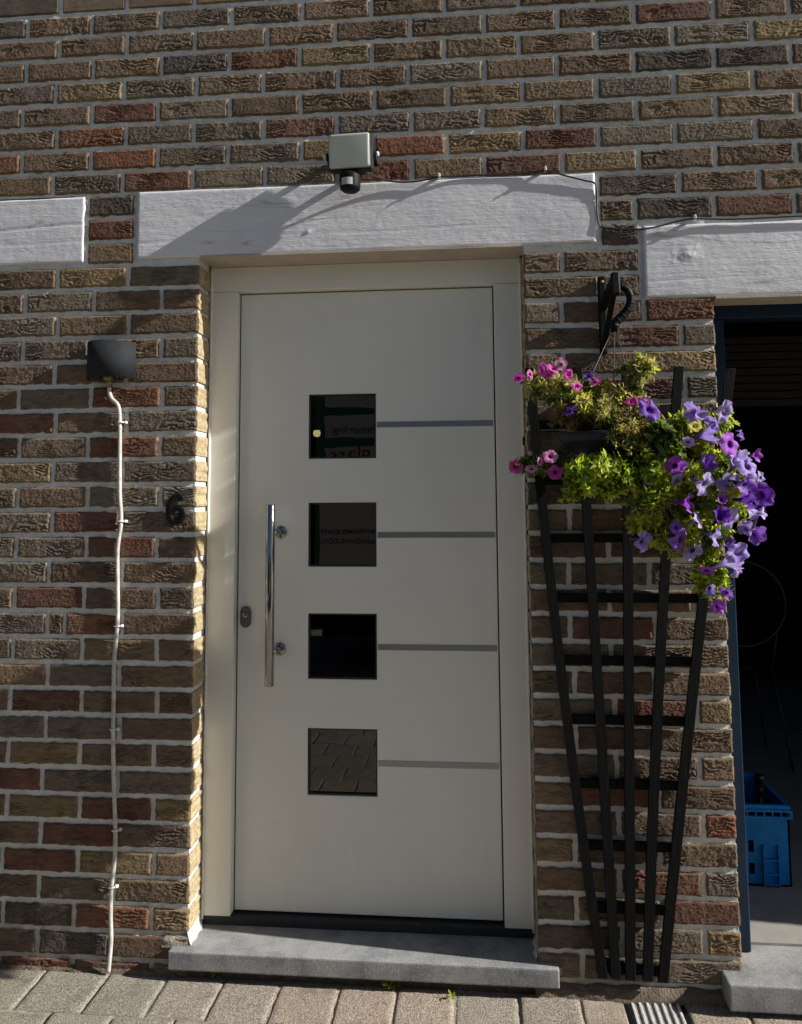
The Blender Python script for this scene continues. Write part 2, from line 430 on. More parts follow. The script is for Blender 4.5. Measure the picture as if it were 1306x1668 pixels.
PVF = [paver_mesh(0.157, 0.172, 7.7 * s + 3, 0.0006) for s in range(7)]     # flatter rims, shaped to soften highlights mirrored in the bottom pane
GREYT = [(0.23, 0.212, 0.172), (0.245, 0.22, 0.18), (0.215, 0.20, 0.168), (0.235, 0.21, 0.163)]
PINKT = [(0.30, 0.238, 0.186), (0.28, 0.226, 0.18), (0.25, 0.21, 0.172), (0.31, 0.243, 0.188), (0.26, 0.222, 0.185)]
def pave(x, y, w, d, col):
    o = link('paver', (PV if y > -0.5 else PVF)[int(rnd() * 7)], sb)
    o.location = (x, y, uni(-0.0015, 0.0015)); o.scale = (w / 0.157, d / 0.172, 1)
    o.rotation_euler = (uni(-.006, .006), uni(-.006, .006), uni(-.006, .006)); o.color = (*col, 1)
row_y = -0.003
for r in range(14):
    dep = 0.180 if r else 0.178
    y0 = row_y - dep
    if r == 0:
        js = [-0.90, -0.735, -0.57, -0.408, -0.222, -0.053, 0.108, 0.268, 0.433, 0.589, 0.745, 0.914, 1.074, 1.19, 1.343, 1.495, 1.66, 1.825, 1.99, 2.155, 2.32]
    else:
        js = [(-1.2 if r < 5 else -0.9) + 0.0825 * (r % 2) + 0.1645 * k for k in range(21)]
    for a, b in zip(js, js[1:]):
        if r == 0 and abs(a - 1.19) < 1e-6:
            continue                              # the drain sits here
        cx = (a + b) / 2
        pal = GREYT if cx < -0.05 + 0.15 * nz(r * 3.1, 0, 1) else (PINKT if rnd() < 0.8 else GREYT)
        top = row_y
        pave(a + 0.0013, y0 + 0.0013, b - a - 0.0026, top - y0 - 0.0026, random.choice(pal))
    row_y = y0

# ------------------------------------------------------------------ brick facade
XR, XP, XQ = 0.9695, 1.501, 3.7              # right side of the doorway, pier end, far side of the second opening
LIN = dict(main=(-0.196, 1.179, 2.056, 2.262), left=(-1.5, -0.366, 2.050, 2.254), right=(1.312, 4.0, 1.888, 2.098))
wall = empty('brick_wall', (0.0, 0.0, 0.0))
tag(wall, 'brown and red handmade brick house wall with light mortar joints around the cream door', 'wall')

def brick_verts(Lb, H, seed, nx, nzv, depth=0.1, amp=1.0):
    vs = []; fs = []
    style = (seed * 0.618) % 1.0; fq = 62 + 55 * style
    rs = random.Random(int(seed * 100)); zones = [(rs.uniform(0.1, 0.9), rs.uniform(0.2, 0.7), rs.uniform(0.12, 0.42)) for _ in range(rs.choice((0, 1, 1, 2, 2)))]
    for j in range(nzv + 1):
        for i in range(nx + 1):
            u = i / nx; v = j / nzv
            # denser sampling at the rounded rim
            u = u + 0.018 * sin(2 * pi * u) * -1; v = v + 0.03 * sin(2 * pi * v) * -1
            x = Lb * u; z = H * v
            e = min(x, Lb - x, z, H - z)
            rim = 0.0045 * (1 - sst(0, 0.0065, e)) ** 2
            wx = x + 0.012 * nz(x * 25, z * 40, seed + 5); wz = z + 0.008 * nz(x * 22, z * 30, seed + 8) + 0.1 * (style - 0.5) * x
            t1 = wz * fq + 2.6 * nz(x * 8, z * 12, seed + 3) + 1.1 * nz(x * 26, z * 40, seed + 4) + 0.5 * nz(x * 80, z * 90, seed + 6)
            sw = t1 - math.floor(t1)
            zone = max(math.exp(-((x - zx * Lb) / (zr * 0.209)) ** 2 - ((z - zz * H) / (0.42 * H)) ** 2) for zx, zz, zr in zones) if zones else 0.0
            mask = sst(0.42, 0.72, zone + 0.45 * nz(x * 30, z * 45, seed + 11))
            cr = (sw ** 3) * 0.0052 * mask
            bul = 0.0016 * nz(x * 9, z * 12, seed + 21) + 0.0004 * nz(x * 60, z * 80, seed + 31) + 0.0007 * nz(x * 150, z * 165, seed + 41) + 0.0012 * nz(x * 330, z * 340, seed + 43)
            y = -0.002 + rim + amp * (cr - bul)
            if e > 0.006: y = min(y, 0.0032)
            ox = oz = 0.0
            if i in (0, nx): ox = 0.0034 * nz(0.3 + i, z * 75, seed + 51)
            if j in (0, nzv): oz = 0.0034 * nz(x * 46, 0.7 + j, seed + 61) + 0.0012 * nz(x * 150, 0.2 + j, seed + 63)
            vs.append((x + ox, y, z + oz))
    W = nx + 1
    for j in range(nzv):
        for i in range(nx):
            a = j * W + i; fs.append((a, a + 1, a + W + 1, a + W))
    ring = [i for i in range(W)] + [j * W + nx for j in range(1, nzv + 1)] + [nzv * W + i for i in range(nx - 1, -1, -1)] + [j * W for j in range(nzv - 1, 0, -1)]
    prev = []
    for r in ring:                                  # own vertices: keeps the arris crisp
        prev.append(len(vs)); vs.append(vs[r])
    for yd in (0.010, 0.028, 0.06, depth):
        cur = []
        for r in ring:
            x, y, z = vs[r]
            k = 0.0016 * nz(z * 70, yd * 60, seed + x * 9)
            cur.append(len(vs)); vs.append((x + (k if x > Lb * .5 else -k), yd, z))
        for k in range(len(ring)):
            k2 = (k + 1) % len(ring); fs.append((prev[k2], prev[k], cur[k], cur[k2]))
        prev = cur
    return vs, fs
HB = C_ - 0.0148
BM = {'full': [], 'half': [], 'mid': []}
for kind, Lb, nx, cnt in (('full', 0.209, 78, 20), ('half', 0.099, 38, 12), ('mid', 0.15, 56, 6)):
    for s in range(cnt):
        vs, fs = brick_verts(Lb, HB, 3.37 * s + Lb * 50, nx, 36, amp=uni(0.8, 1.25))
        me = bpy.data.meshes.new('brick'); me.from_pydata(vs, [], fs); me.materials.append(M_BRICK); me.materials.append(M_BRICKE); me.shade_smooth()
        nf = nx * 36
        for k, pl in enumerate(me.polygons): pl.material_index = 0 if k < nf else 1
        BM[kind].append((Lb, me))

BROWN = [(0.148, 0.098, 0.064), (0.165, 0.113, 0.074), (0.128, 0.086, 0.058), (0.182, 0.127, 0.08), (0.143, 0.104, 0.074)]
GREY = [(0.155, 0.125, 0.092), (0.135, 0.11, 0.084), (0.168, 0.137, 0.10)]
TAN = [(0.255, 0.18, 0.095), (0.225, 0.165, 0.09)]
RED = [(0.165, 0.068, 0.042), (0.145, 0.064, 0.045), (0.185, 0.08, 0.046), (0.13, 0.06, 0.046)]
DARK = [(0.085, 0.072, 0.06), (0.075, 0.06, 0.05)]
# spots on the wall where a brick of another firing sits: (x, z) -> palette
SPOT = [(RED, [(-0.339, 2.437), (-0.242, 2.382), (-0.136, 2.306), (-0.28, 2.157), (0.312, 2.437), (0.627, 2.387), (0.571, 2.317), (1.075, 2.371), (1.594, 2.18),
               (1.062, 2.318), (1.338, 1.774), (1.39, 1.633), (-0.202, 1.631), (-0.471, 1.561), (-0.16, 1.482), (-0.322, 1.264), (-0.181, 1.188), (-0.411, 1.048),
               (-0.345, 0.967), (-0.408, 0.747), (-0.466, 0.517), (-0.315, 0.373), (-0.409, 0.303), (-0.162, 0.157), (-0.26, 0.157), (1.178, 0.969), (1.180, 0.534),
               (1.24, 0.715), (1.451, 0.434), (1.352, 0.308), (1.36, 0.231), (-0.46, 0.01)]),
        (TAN, [(-0.335, 2.02), (0.795, 2.4), (0.85, 2.39), (0.9, 2.33), (-0.37, 0.43), (1.05, 0.48), (1.04, 0.38), (-0.38, 0.59), (-0.1, 0.43), (-0.23, 0.28)]),
        (GREY, [(-0.1, 2.437), (0.1, 2.44), (0.02, 2.37), (0.23, 2.37), (-0.36, 2.30), (0.09, 2.30), (0.3, 2.30), (-0.4, 1.63), (-0.35, 1.41), (-0.1, 1.56), (-0.1, 1.26), (-0.3, 1.34)]),
        (DARK, [(-0.28, 2.232), (1.25, 2.09), (-0.46, 0.145), (-0.35, 0.07), (-0.45, 0.07), (1.02, 0.14)])]
def colour_for(x0, x1, z0, z1, w=None):
    for pal, pts in SPOT:
        for (px, pz) in pts:
            if x0 <= px <= x1 and z0 <= pz <= z1:
                c = random.choice(pal); break
        else: continue
        break
    else:
        r = rnd()
        c = random.choice(BROWN if r < 0.64 else GREY if r < 0.86 else TAN if r < 0.92 else RED if r < 0.95 else DARK)
    k = uni(0.9, 1.25); return (c[0] * k * uni(.97, 1.03), c[1] * k, c[2] * k * uni(.96, 1.04))

runs = []                                       # (course, [(x0, x1, [inner joints])])
def joints(x0, x1, phase, anchor):
    out = []; k = math.floor((x0 - anchor - phase) / 0.222)
    while True:
        x = anchor + phase + 0.222 * k; k += 1
        if x <= x0 + 0.045: continue
        if x >= x1 - 0.045: break
        out.append(x + uni(-0.006, 0.006))
    return out
bricks = []
def run(course, x0, x1, phase, anchor, extra=()):
    js = [x0] + sorted(joints(x0, x1, phase, anchor) + list(extra)) + [x1]
    for a, b in zip(js, js[1:]):
        l = a + (0.007 if a != x0 or x0 in (-4.0,) else 0.0); r = b - (0.007 if b != x1 else 0.0)
        bricks.append((course, l, r))
for c in range(28, 0, -1):
    odd = c % 2 == 1
    run(c, -4.0, 0.0, 0.0 if odd else -0.111, 0.0, extra=((-0.392,) if c == 15 else ()))
    if c >= 3: run(c, XR, XP, 0.111 if odd else 0.222, XR)
    elif c == 2: run(c, XR, 1.296, 0.222, XR)
    else: run(c, XR, 1.296, 0.111, XR)
    if c >= 3: run(c, XQ, 6.0, 0.0 if odd else 0.111, XQ)
for c in (0, -1, -2):
    run(c, -0.352, -0.210, 0, 0.5)
    if c == 0: run(c, 1.196, 1.296, 0, 0.5)
    elif c == -1: run(c, 1.194, 6.0, 0.098, 1.194)
    else: run(c, 1.194, 6.0, 0.222, 1.194)
for c in range(-3, -40, -1):
    run(c, -4.0, 6.0, 0.0 if c % 2 else 0.111, -0.247)

rest_v, rest_f, rest_t = [], [], []
count = 0
for (c, x0, x1) in bricks:
    z0 = zj(c) + 0.0074; z1 = z0 + HB
    inview = (x1 > -0.70 and x0 < 1.80 and z0 < 2.93 and not (x0 > 1.6 and z0 < 1.9)) and count < 300
    col = colour_for(x0, x1, z0 - .006, z1 + .006)
    Lb = x1 - x0
    if inview:
        kind = 'full' if Lb > 0.18 else 'mid' if Lb > 0.125 else 'half'
        L0, me = random.choice(BM[kind])
        o = link('brick', me, wall); o.location = (x0, uni(-0.0012, 0.0012), z0 + uni(-0.001, 0.001))
        o.scale = (Lb / L0, 1, 1); o.rotation_euler = (uni(-.006, .006), uni(-.004, .004), uni(-.004, .004))
        o.color = (*col, 1); count += 1
    else:
        b = len(rest_v); dy = uni(-0.001, 0.001); e = 0.004
        for (X, Z) in ((x0, z0), (x1, z0), (x1, z1), (x0, z1)): rest_v.append((X, 0.1, Z))
        for (X, Z) in ((x0, z0), (x1, z0), (x1, z1), (x0, z1)): rest_v.append((X, dy + e, Z))
        for (X, Z) in ((x0 + e, z0 + e), (x1 - e, z0 + e), (x1 - e, z1 - e), (x0 + e, z1 - e)): rest_v.append((X, dy, Z))
        for k in range(4):
            k2 = (k + 1) % 4
            rest_f.append((b + k, b + k2, b + 4 + k2, b + 4 + k)); rest_f.append((b + 4 + k, b + 4 + k2, b + 8 + k2, b + 8 + k))
        rest_f.append((b + 8, b + 9, b + 10, b + 11)); rest_t += [col] * 12
r_ = from_data('brick_rest', rest_v, rest_f, M_BRICKS, wall, tint=rest_t); r_['kind'] = 'stuff'
print('single bricks', count, 'joined', len(rest_v) // 12)

# mortar: displaced sheets between the bricks plus the sides of the openings
mv, mf = [], []
def sheet(x0, x1, z0, z1, step, base=0.0052, amp=0.0024):
    nx = max(1, int((x1 - x0) / step)); nn = max(1, int((z1 - z0) / step)); b = len(mv)
    for j in range(nn + 1):
        for i in range(nx + 1):
            x = x0 + (x1 - x0) * i / nx; z = z0 + (z1 - z0) * j / nn
            y = base - amp * (nz(x * 26, z * 40, 3) + 0.7 * nz(x * 75, z * 110, 9) + 0.4 * nz(x * 150, z * 170, 4))
            mv.append((x, y, z))
    for j in range(nn):
        for i in range(nx):
            a = b + j * (nx + 1) + i; mf.append((a, a + 1, a + nx + 2, a + nx + 1))
def flat(q): b = len(mv); mv.extend(q); mf.append((b, b + 1, b + 2, b + 3))
S = 0.007
sheet(-0.75, -0.003, 0.0, 2.056, S); sheet(XR + 0.003, XP - 0.003, 0.0, 1.888, S); sheet(XR + 0.003, 1.33, 1.888, 2.056, S)
sheet(-0.75, 1.85, 2.262, 2.96, S); sheet(-0.40, -0.17, 2.04, 2.27, S); sheet(1.16, 1.85, 2.09, 2.27, S); sheet(1.16, 1.34, 2.03, 2.1, S)
flat([(-4, .009, 0), (-0.75, .009, 0), (-0.75, .009, 5.2), (-4, .009, 5.2)])
flat([(-0.75, .009, 2.96), (6, .009, 2.96), (6, .009, 5.2), (-0.75, .009, 5.2)])
flat([(1.85, .009, 2.09), (6, .009, 2.09), (6, .009, 2.96), (1.85, .009, 2.96)])
flat([(XQ + .003, .009, 0), (6, .009, 0), (6, .009, 2.09), (XQ + .003, .009, 2.09)])
def side(x, y0, y1, z0, z1, sgn):
    nzv = int((z1 - z0) / 0.008); ny = 12; b = len(mv)
    for j in range(nzv + 1):
        for i in range(ny + 1):
            y = y0 + (y1 - y0) * i / ny; z = z0 + (z1 - z0) * j / nzv
            mv.append((x + sgn * 0.0015 * nz(y * 60, z * 60, 7), y, z))
    for j in range(nzv):
        for i in range(ny):
            a = b + j * (ny + 1) + i; mf.append((a, a + 1, a + ny + 2, a + ny + 1))
side(-0.0045, 0.005, 0.13, 0.08, 2.056, 1); side(XR + 0.0045, 0.005, 0.13, 0.08, 2.056, -1)
side(XP - 0.0045, 0.005, 0.13, 0.06, 1.89, 1); side(XQ + 0.0045, 0.005, 0.13, 0.06, 1.89, -1)
from_data('mortar', mv, mf, M_MORTAR, wall, True)
# mortar haunching where the wall meets the steps and the ground
def lump(name, x0, x1, y0, y1, z0, z1, mat, seed, amp=0.006, parent=None, step=0.01):
    nx = max(3, int((x1 - x0) / step)); nv = 8; vs = []; fs = []
    for i in range(nx + 1):
        x = x0 + (x1 - x0) * i / nx
        for j in range(nv + 1):
            t = j / nv; a = t * pi / 2
            y = y0 + (y1 - y0) * (1 - cos(a)) + amp * nz(x * 30, t * 4, seed); z = z0 + (z1 - z0) * sin(a) + amp * nz(x * 28, t * 5, seed + 4)
            vs.append((x, y, z))
    for i in range(nx):
        for j in range(nv):
            a = i * (nv + 1) + j; fs.append((a, a + nv + 1, a + nv + 2, a + 1))
    return from_data(name, vs, fs, mat, parent, True)
M_HAUNCH2 = plain('grey_brown_mortar', (0.36, 0.33, 0.27), 0.95, var=0.3, nscale=40, bumpd=0.006, bscale=170)
M_HAUNCH = plain('brown_mortar', (0.14, 0.108, 0.078), 0.95, var=0.35, nscale=30, bumpd=0.006, bscale=150)
lump('mortar_haunch', XR - 0.01, XP + 0.01, -0.022, 0.012, -0.01, 0.03, M_HAUNCH, 2, 0.006, wall)
lump('mortar_haunch', -0.75, -0.03, -0.012, 0.012, -0.01, 0.012, M_HAUNCH, 5, 0.006, wall)
lump('mortar_haunch', -0.075, -0.002, -0.004, 0.012, 0.074, 0.112, M_HAUNCH2, 6, 0.004, wall)
lump('mortar_haunch', XR + 0.001, XR + 0.062, -0.004, 0.012, 0.05, 0.110, M_HAUNCH2, 8, 0.004, wall)
def haunch_side(x, sgn, z0, z1):
    vs = []; fs = []; ny = 14; nv = 6
    for i in range(ny + 1):
        y = 0.0 + 0.105 * i / ny
        for j in range(nv + 1):
            t = j / nv; a = t * pi / 2
            vs.append((x + sgn * (0.014 * (1 - sin(a)) + 0.003 * nz(y * 50, t * 4, 3)), y, z0 + (z1 - z0) * (1 - cos(a)) + 0.004 * nz(y * 40, t * 3, 9)))
    for i in range(ny):
        for j in range(nv):
            a = i * (nv + 1) + j; fs.append((a, a + nv + 1, a + nv + 2, a + 1))
    return from_data('mortar_haunch', vs, fs, M_MORTAR, wall, True)
haunch_side(-0.002, 1, 0.078, 0.128); haunch_side(XR + 0.002, -1, 0.078, 0.12)
# dark base under the door step
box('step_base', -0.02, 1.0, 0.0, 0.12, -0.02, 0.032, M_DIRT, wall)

# ------------------------------------------------------------------ inside of the house (seen through the panes and the open garage)
def room(name, x0, x1, y0, y1, z0, z1, mat):
    vs = [(x0, y0, z0), (x1, y0, z0), (x1, y1, z0), (x0, y1, z0), (x0, y0, z1), (x1, y0, z1), (x1, y1, z1), (x0, y1, z1)]
    o = from_data(name, vs, [(2, 3, 7, 6), (0, 3, 7, 4), (1, 2, 6, 5), (4, 5, 6, 7)], mat); tag(o, kind='structure'); return o
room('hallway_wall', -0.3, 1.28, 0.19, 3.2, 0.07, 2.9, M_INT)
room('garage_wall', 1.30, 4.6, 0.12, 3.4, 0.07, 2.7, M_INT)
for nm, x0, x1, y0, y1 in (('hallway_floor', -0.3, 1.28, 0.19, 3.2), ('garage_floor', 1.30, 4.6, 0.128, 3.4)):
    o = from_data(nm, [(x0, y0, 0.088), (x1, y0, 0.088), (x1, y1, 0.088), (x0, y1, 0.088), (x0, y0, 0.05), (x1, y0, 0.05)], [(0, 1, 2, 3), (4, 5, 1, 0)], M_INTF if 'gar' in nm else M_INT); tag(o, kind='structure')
# closing walls between facade and rooms (the thickness of the house wall)
def blk(x0, x1, y0, y1, z0, z1):
    o = box('house_wall_core', x0, x1, y0, y1, z0, z1, M_INT); tag(o, kind='structure')
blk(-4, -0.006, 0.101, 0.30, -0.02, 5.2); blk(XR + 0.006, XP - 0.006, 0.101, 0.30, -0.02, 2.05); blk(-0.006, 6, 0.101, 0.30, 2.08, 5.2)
blk(XP - 0.006, 6, 0.14, 0.30, 1.95, 2.08); blk(XQ + 0.006, 6, 0.101, 0.30, -0.02, 1.95)

# ------------------------------------------------------------------ timber lintels
def lintel(name, x0, x1, z0, z1, seed, knots, label, yf=-0.004):
    step = 0.0045; nx = int((x1 - x0) / step); nv = int((z1 - z0) / step); vs = []; fs = []
    for j in range(nv + 1):
        for i in range(nx + 1):
            x = x0 + (x1 - x0) * i / nx; z = z0 + (z1 - z0) * j / nv
            e = min(x - x0, x1 - x, z - z0, z1 - z)
            y = yf + 0.0016 * (1 - sst(0, 0.005, e)) ** 2
            y -= 0.0018 * nz(x * 2.2, z * 7, seed) + 0.00035 * nz(x * 10, z * 70 + 4 * nz(x * 3, z * 5, seed), seed + 2) + 0.0003 * nz(x * 60, z * 150, seed + 3)
            # long drying cracks
            for (cz, sl, wv, dp) in ((0.40, 0.05, 0.012, 0.0035), (0.62, -0.02, 0.01, 0.0022), (0.22, 0.03, 0.008, 0.0018)):
                zc = z0 + (z1 - z0) * cz + sl * (x - x0) * 0.6 + wv * nz(x * 4, cz * 9, seed)
                on = sst(-0.15, 0.2, nz(x * 1.7, cz * 5, seed + 6))
                y += 0.6 * dp * on * max(0, 1 - abs(z - zc) / 0.0045)
            for (kx, kz, kr) in knots:
                d = math.hypot((x - kx) * 0.75, z - kz)
                d *= 1 + 0.35 * nz(x * 40, z * 40, seed)
                y -= 0.0026 * math.exp(-(d / kr) ** 2) * (1 + 0.8 * nz(x * 90, z * 90, seed)) + 0.0005 * sin(d * 700) * math.exp(-(d / (kr * 2.0)) ** 2)
            ox = 0.004 * nz(z * 25, seed, i) if i in (0, nx) else 0; oz = 0.004 * nz(x * 7, seed, j) if j in (0, nv) else 0
            vs.append((x + ox, y, z + oz))
    W = nx + 1
    for j in range(nv):
        for i in range(nx):
            a = j * W + i; fs.append((a, a + 1, a + W + 1, a + W))
    ring = [i for i in range(W)] + [j * W + nx for j in range(1, nv + 1)] + [nv * W + i for i in range(nx - 1, -1, -1)] + [j * W for j in range(nv - 1, 0, -1)]
    b = len(vs)
    for r in ring: vs.append((vs[r][0], 0.1, vs[r][2]))
    n = len(ring)
    for k in range(n): fs.append((ring[(k + 1) % n], ring[k], b + k, b + (k + 1) % n))
    return tag(from_data(name, vs, fs, M_LINTEL, None, True), label, 'lintel', 'painted timber lintels')
l1 = lintel('timber_lintel', *LIN['main'], 4.2, [(0.335, 2.118, 0.006)], 'long white painted timber beam directly above the cream front door')
lintel('timber_lintel', *LIN['left'], 8.8, [], 'white painted beam end at the left edge, left of three short stacked bricks')
l3 = lintel('timber_lintel', *LIN['right'], 13.1, [(1.435, 2.01, 0.02)], 'knotty white painted beam end above the open garage doorway on the right')
box('soffit_board', 0.004, XR - 0.004, -0.006, 0.108, 2.0505, 2.0545, M_SOFFIT, l1)
box('soffit_board', XP + 0.004, XQ, -0.006, 0.108, 1.8795, 1.8862, M_SOFFIT, l3)

# ------------------------------------------------------------------ stone steps
def slab(name, x0, x1, y0, y1, z0, z1, label):
    bm = bmesh.new(); add_box(bm, x0, x1, y0, y1, z0, z1, 0.0045, 2)
    o = from_bm(name, bm, M_STONE); return tag(o, label, 'step', 'bluestone door steps')
slab('door_step', -0.046, 1.0225, -0.034, 0.16, 0.031, 0.080, 'grey bluestone slab step at the foot of the cream front door')
slab('door_step', 1.447, 3.8, -0.066, 0.131, 0.016, 0.081, 'grey bluestone slab step below the open garage doorway on the right')

# ------------------------------------------------------------------ front door
YF = 0.105; YL = 0.135
door = empty('front_door', (0.485, YF, 0.08))
tag(door, 'cream white front door with four square dark panes and a long steel bar handle', 'door')
XI0, XI1 = 0.087, 0.885; ZTOP = 1.972
bm = bmesh.new(); add_box(bm, 0.004, XI0, YF, 0.175, 0.108, ZTOP - 0.0008, 0.003)
from_bm('frame_jamb', bm, M_DOOR, door)
bm = bmesh.new(); add_box(bm, XI1, XR - 0.002, YF, 0.175, 0.108, ZTOP - 0.0008, 0.003)
from_bm('frame_jamb', bm, M_DOOR, door)
bm = bmesh.new(); add_box(bm, 0.004, XR - 0.002, YF, 0.175, ZTOP, 2.05, 0.003)
from_bm('frame_head', bm, M_DOOR, door)
# leaf with four square openings
LX0, LX1, LZ0, LZ1 = XI0 + 0.004, XI1 - 0.004, 0.113, ZTOP - 0.004
PX0, PX1 = 0.309, 0.519
PZ = [(1.446, 1.646), (1.117, 1.311), (0.783, 0.977), (0.446, 0.639)]
bm = bmesh.new()
xs = [LX0, PX0, PX1, LX1]; zs = sorted([LZ0, LZ1] + [z for p in PZ for z in p])
def vget(d, k, co):
    if k not in d: d[k] = bm.verts.new(co)
    return d[k]
F, B = {}, {}
fr_edges = []
for a in range(3):
    for b in range(len(zs) - 1):
        hole = a == 1 and any(abs(zs[b] - p[0]) < 1e-6 for p in PZ)
        if hole: continue
        for d, y in ((F, YL), (B, YL + 0.05)):
            q = [vget(d, (i, j), (xs[i], y, zs[j])) for i, j in ((a, b), (a + 1, b), (a + 1, b + 1), (a, b + 1))]
            bm.faces.new(q if d is F else q[::-1])
be = [e for e in bm.edges if len(e.link_faces) == 1 and all(abs(v.co.y - YL) < 1e-6 for v in e.verts)]
inv = {v: k for k, v in F.items()}
for e in be:
    k0, k1 = inv[e.verts[0]], inv[e.verts[1]]
    bm.faces.new((F[k0], F[k1], B[k1], B[k0]))
bmesh.ops.recalc_face_normals(bm, faces=bm.faces)
ed = [e for e in bm.edges if len(e.link_faces) == 2 and e.calc_face_angle(0) > 1.0 and all(abs(v.co.y - YL) < 1e-6 for v in e.verts)]
bmesh.ops.bevel(bm, geom=ed, offset=0.0022, segments=2, affect='EDGES', profile=0.6)
leaf = from_bm('door_leaf', bm, M_DOOR, door)
# black seal behind leaf edge
bm = bmesh.new()
add_box(bm, XI0 - 0.002, LX0 + 0.012, YL + 0.012, 0.17, 0.11, ZTOP); add_box(bm, LX1 - 0.012, XI1 + 0.002, YL + 0.012, 0.17, 0.11, ZTOP)
from_bm('rubber_seal', bm, M_RUBBER, door)
for (z0, z1) in PZ:
    bm = bmesh.new()                              # dark glazing bead round the pane
    t = 0.0048; y0, y1 = YL + 0.004, YL + 0.016
    add_box(bm, PX0 + .0004, PX0 + t, y0, y1, z0 + .0004, z1 - .0004); add_box(bm, PX1 - t, PX1 - .0004, y0, y1, z0 + .0004, z1 - .0004)
    add_box(bm, PX0 + t, PX1 - t, y0 + .0006, y1, z0 + .0004, z0 + t); add_box(bm, PX0 + t, PX1 - t, y0 + .0006, y1, z1 - t, z1 - .0004)
    bd = from_bm('glazing_bead', bm, M_RUBBER, door)
    p = box('glass_pane', PX0 + 0.003, PX1 - 0.003, YL + 0.0125, YL + 0.0165, z0 + 0.003, z1 - 0.003, M_GLASS, door)
for z in (1.5485, 1.2125, 0.879, 0.542):
    box('steel_inlay_strip', PX1 + 0.003, 0.8775, YL - 0.0012, YL + 0.003, z - 0.0088, z + 0.0088, M_STEEL, door, 0.0004, 1)
# bar handle on two angled posts
bar_y = 0.074
hb = empty('x', (0, 0, 0)); bpy.data.objects.remove(hb); LOC.pop('x', None)
bm = bmesh.new(); R_ = 0.0135
lathe(bm, [(0.0005, 0), (R_ - 0.0015, 0), (R_, 0.0015), (R_, 0.5315), (R_ - 0.0015, 0.533), (0.0005, 0.533)], (0.2065, bar_y, 0.774), 32)
handle = from_bm('bar_handle', bm, M_CHROME, door, True)
for z in (1.222, 0.871):
    disc_y('handle_rosette', 0.2235, YL, z, 0.0195, 0.006, M_CHROME, handle)
    tube('handle_post', [(0.2235, YL - 0.004, z), (0.221, YL - 0.02, z), (0.209, bar_y + 0.004, z)], 0.009, M_CHROME, handle, 16)
# lock escutcheon with cylinder
bm = bmesh.new()
prof = []
for k in range(32):
    a = 2 * pi * k / 32; prof.append((0.0165 * cos(a), (0.0155 if sin(a) > 0 else -0.0155) + 0.0165 * sin(a)))
for y, s in ((YL, 1.0), (YL - 0.005, 1.0), (YL - 0.0075, 0.9)):
    pass
rings = [[bm.verts.new((0.1165 + x * s, y, 0.9655 + z * s)) for x, z in prof] for y, s in ((YL, 1.0), (YL - 0.005, 1.0), (YL - 0.0078, 0.9))]
for a, b in zip(rings, rings[1:]):
    for k in range(32): bm.faces.new((a[k], a[(k + 1) % 32], b[(k + 1) % 32], b[k]))
bm.faces.new(rings[-1])
lk = from_bm('lock_escutcheon', bm, M_DSTEEL, door)
disc_y('lock_cylinder', 0.1165, YL - 0.0075, 0.971, 0.0085, 0.004, M_CHROME, lk)
box('key_slot', 0.1157, 0.1173, YL - 0.0118, YL - 0.011, 0.965, 0.977, M_BLACK, lk)
box('cylinder_web', 0.112, 0.121, YL - 0.0095, YL - 0.0072, 0.952, 0.963, M_DSTEEL, lk, 0.001, 1)
# threshold below the leaf, and the strike plate on the right jamb
box('threshold', 0.004, XR - 0.002, 0.112, 0.20, 0.080, 0.1065, M_RUBBER, door, 0.002, 1)
box('strike_plate', XR - 0.007, XR - 0.001, 0.095, 0.1045, 1.478, 1.502, M_BLACK, door, 0.001, 1)
bm = bmesh.new()
for (x, sg) in ((0.0, 1), (XR, -1)):           # line of white sealant between frame and brick
    pts = [(x + sg * (0.004 + 0.0015 * nz(k * 0.6, x, 2)), 0.1035, 0.10 + k * 0.03) for k in range(66)]
    add_tube(bm, pts, 0.0042, 6)
from_bm('sealant_bead', bm, M_CLIP, door, True)

# ------------------------------------------------------------------ house number
def text_mesh(body, size, ext, bevel=0.0, off=0.0):
    cu = bpy.data.curves.new('t', 'FONT'); cu.body = body; cu.size = size; cu.extrude = ext; cu.bevel_depth = bevel; cu.bevel_resolution = 2; cu.offset = off
    to = bpy.data.objects.new('t', cu); COL.objects.link(to)
    dg = bpy.context.evaluated_depsgraph_get(); me = bpy.data.meshes.new_from_object(to.evaluated_get(dg))
    bpy.data.objects.remove(to); return me
six = [(0.84, 0.83), (0.74, 0.935), (0.58, 0.98), (0.40, 0.94), (0.22, 0.80), (0.115, 0.60), (0.08, 0.38), (0.12, 0.19), (0.26, 0.06), (0.48, 0.02), (0.72, 0.07), (0.88, 0.21), (0.90, 0.33), (0.80, 0.45), (0.60, 0.505), (0.38, 0.48), (0.22, 0.40), (0.12, 0.32)]
sp_ = [Vector((p.x * 0.052, p.y, p.z * 0.077)) for p in smoothpath([(a, 0, b) for a, b in six], 5)]
bm = bmesh.new(); add_tube(bm, sp_, [0.0078 + 0.0028 * abs((sp_[min(k + 1, len(sp_) - 1)] - sp_[max(k - 1, 0)]).normalized().z) for k in range(len(sp_))], 12)
for v in bm.verts: v.co.y *= 0.42
bm.transform(Matrix.Translation((-0.082, -0.0065, 1.258)))
o = from_bm('house_number', bm, M_NUMBER, None, True)
tag(o, 'black metal house number 6 on the brick left of the door', 'house number')

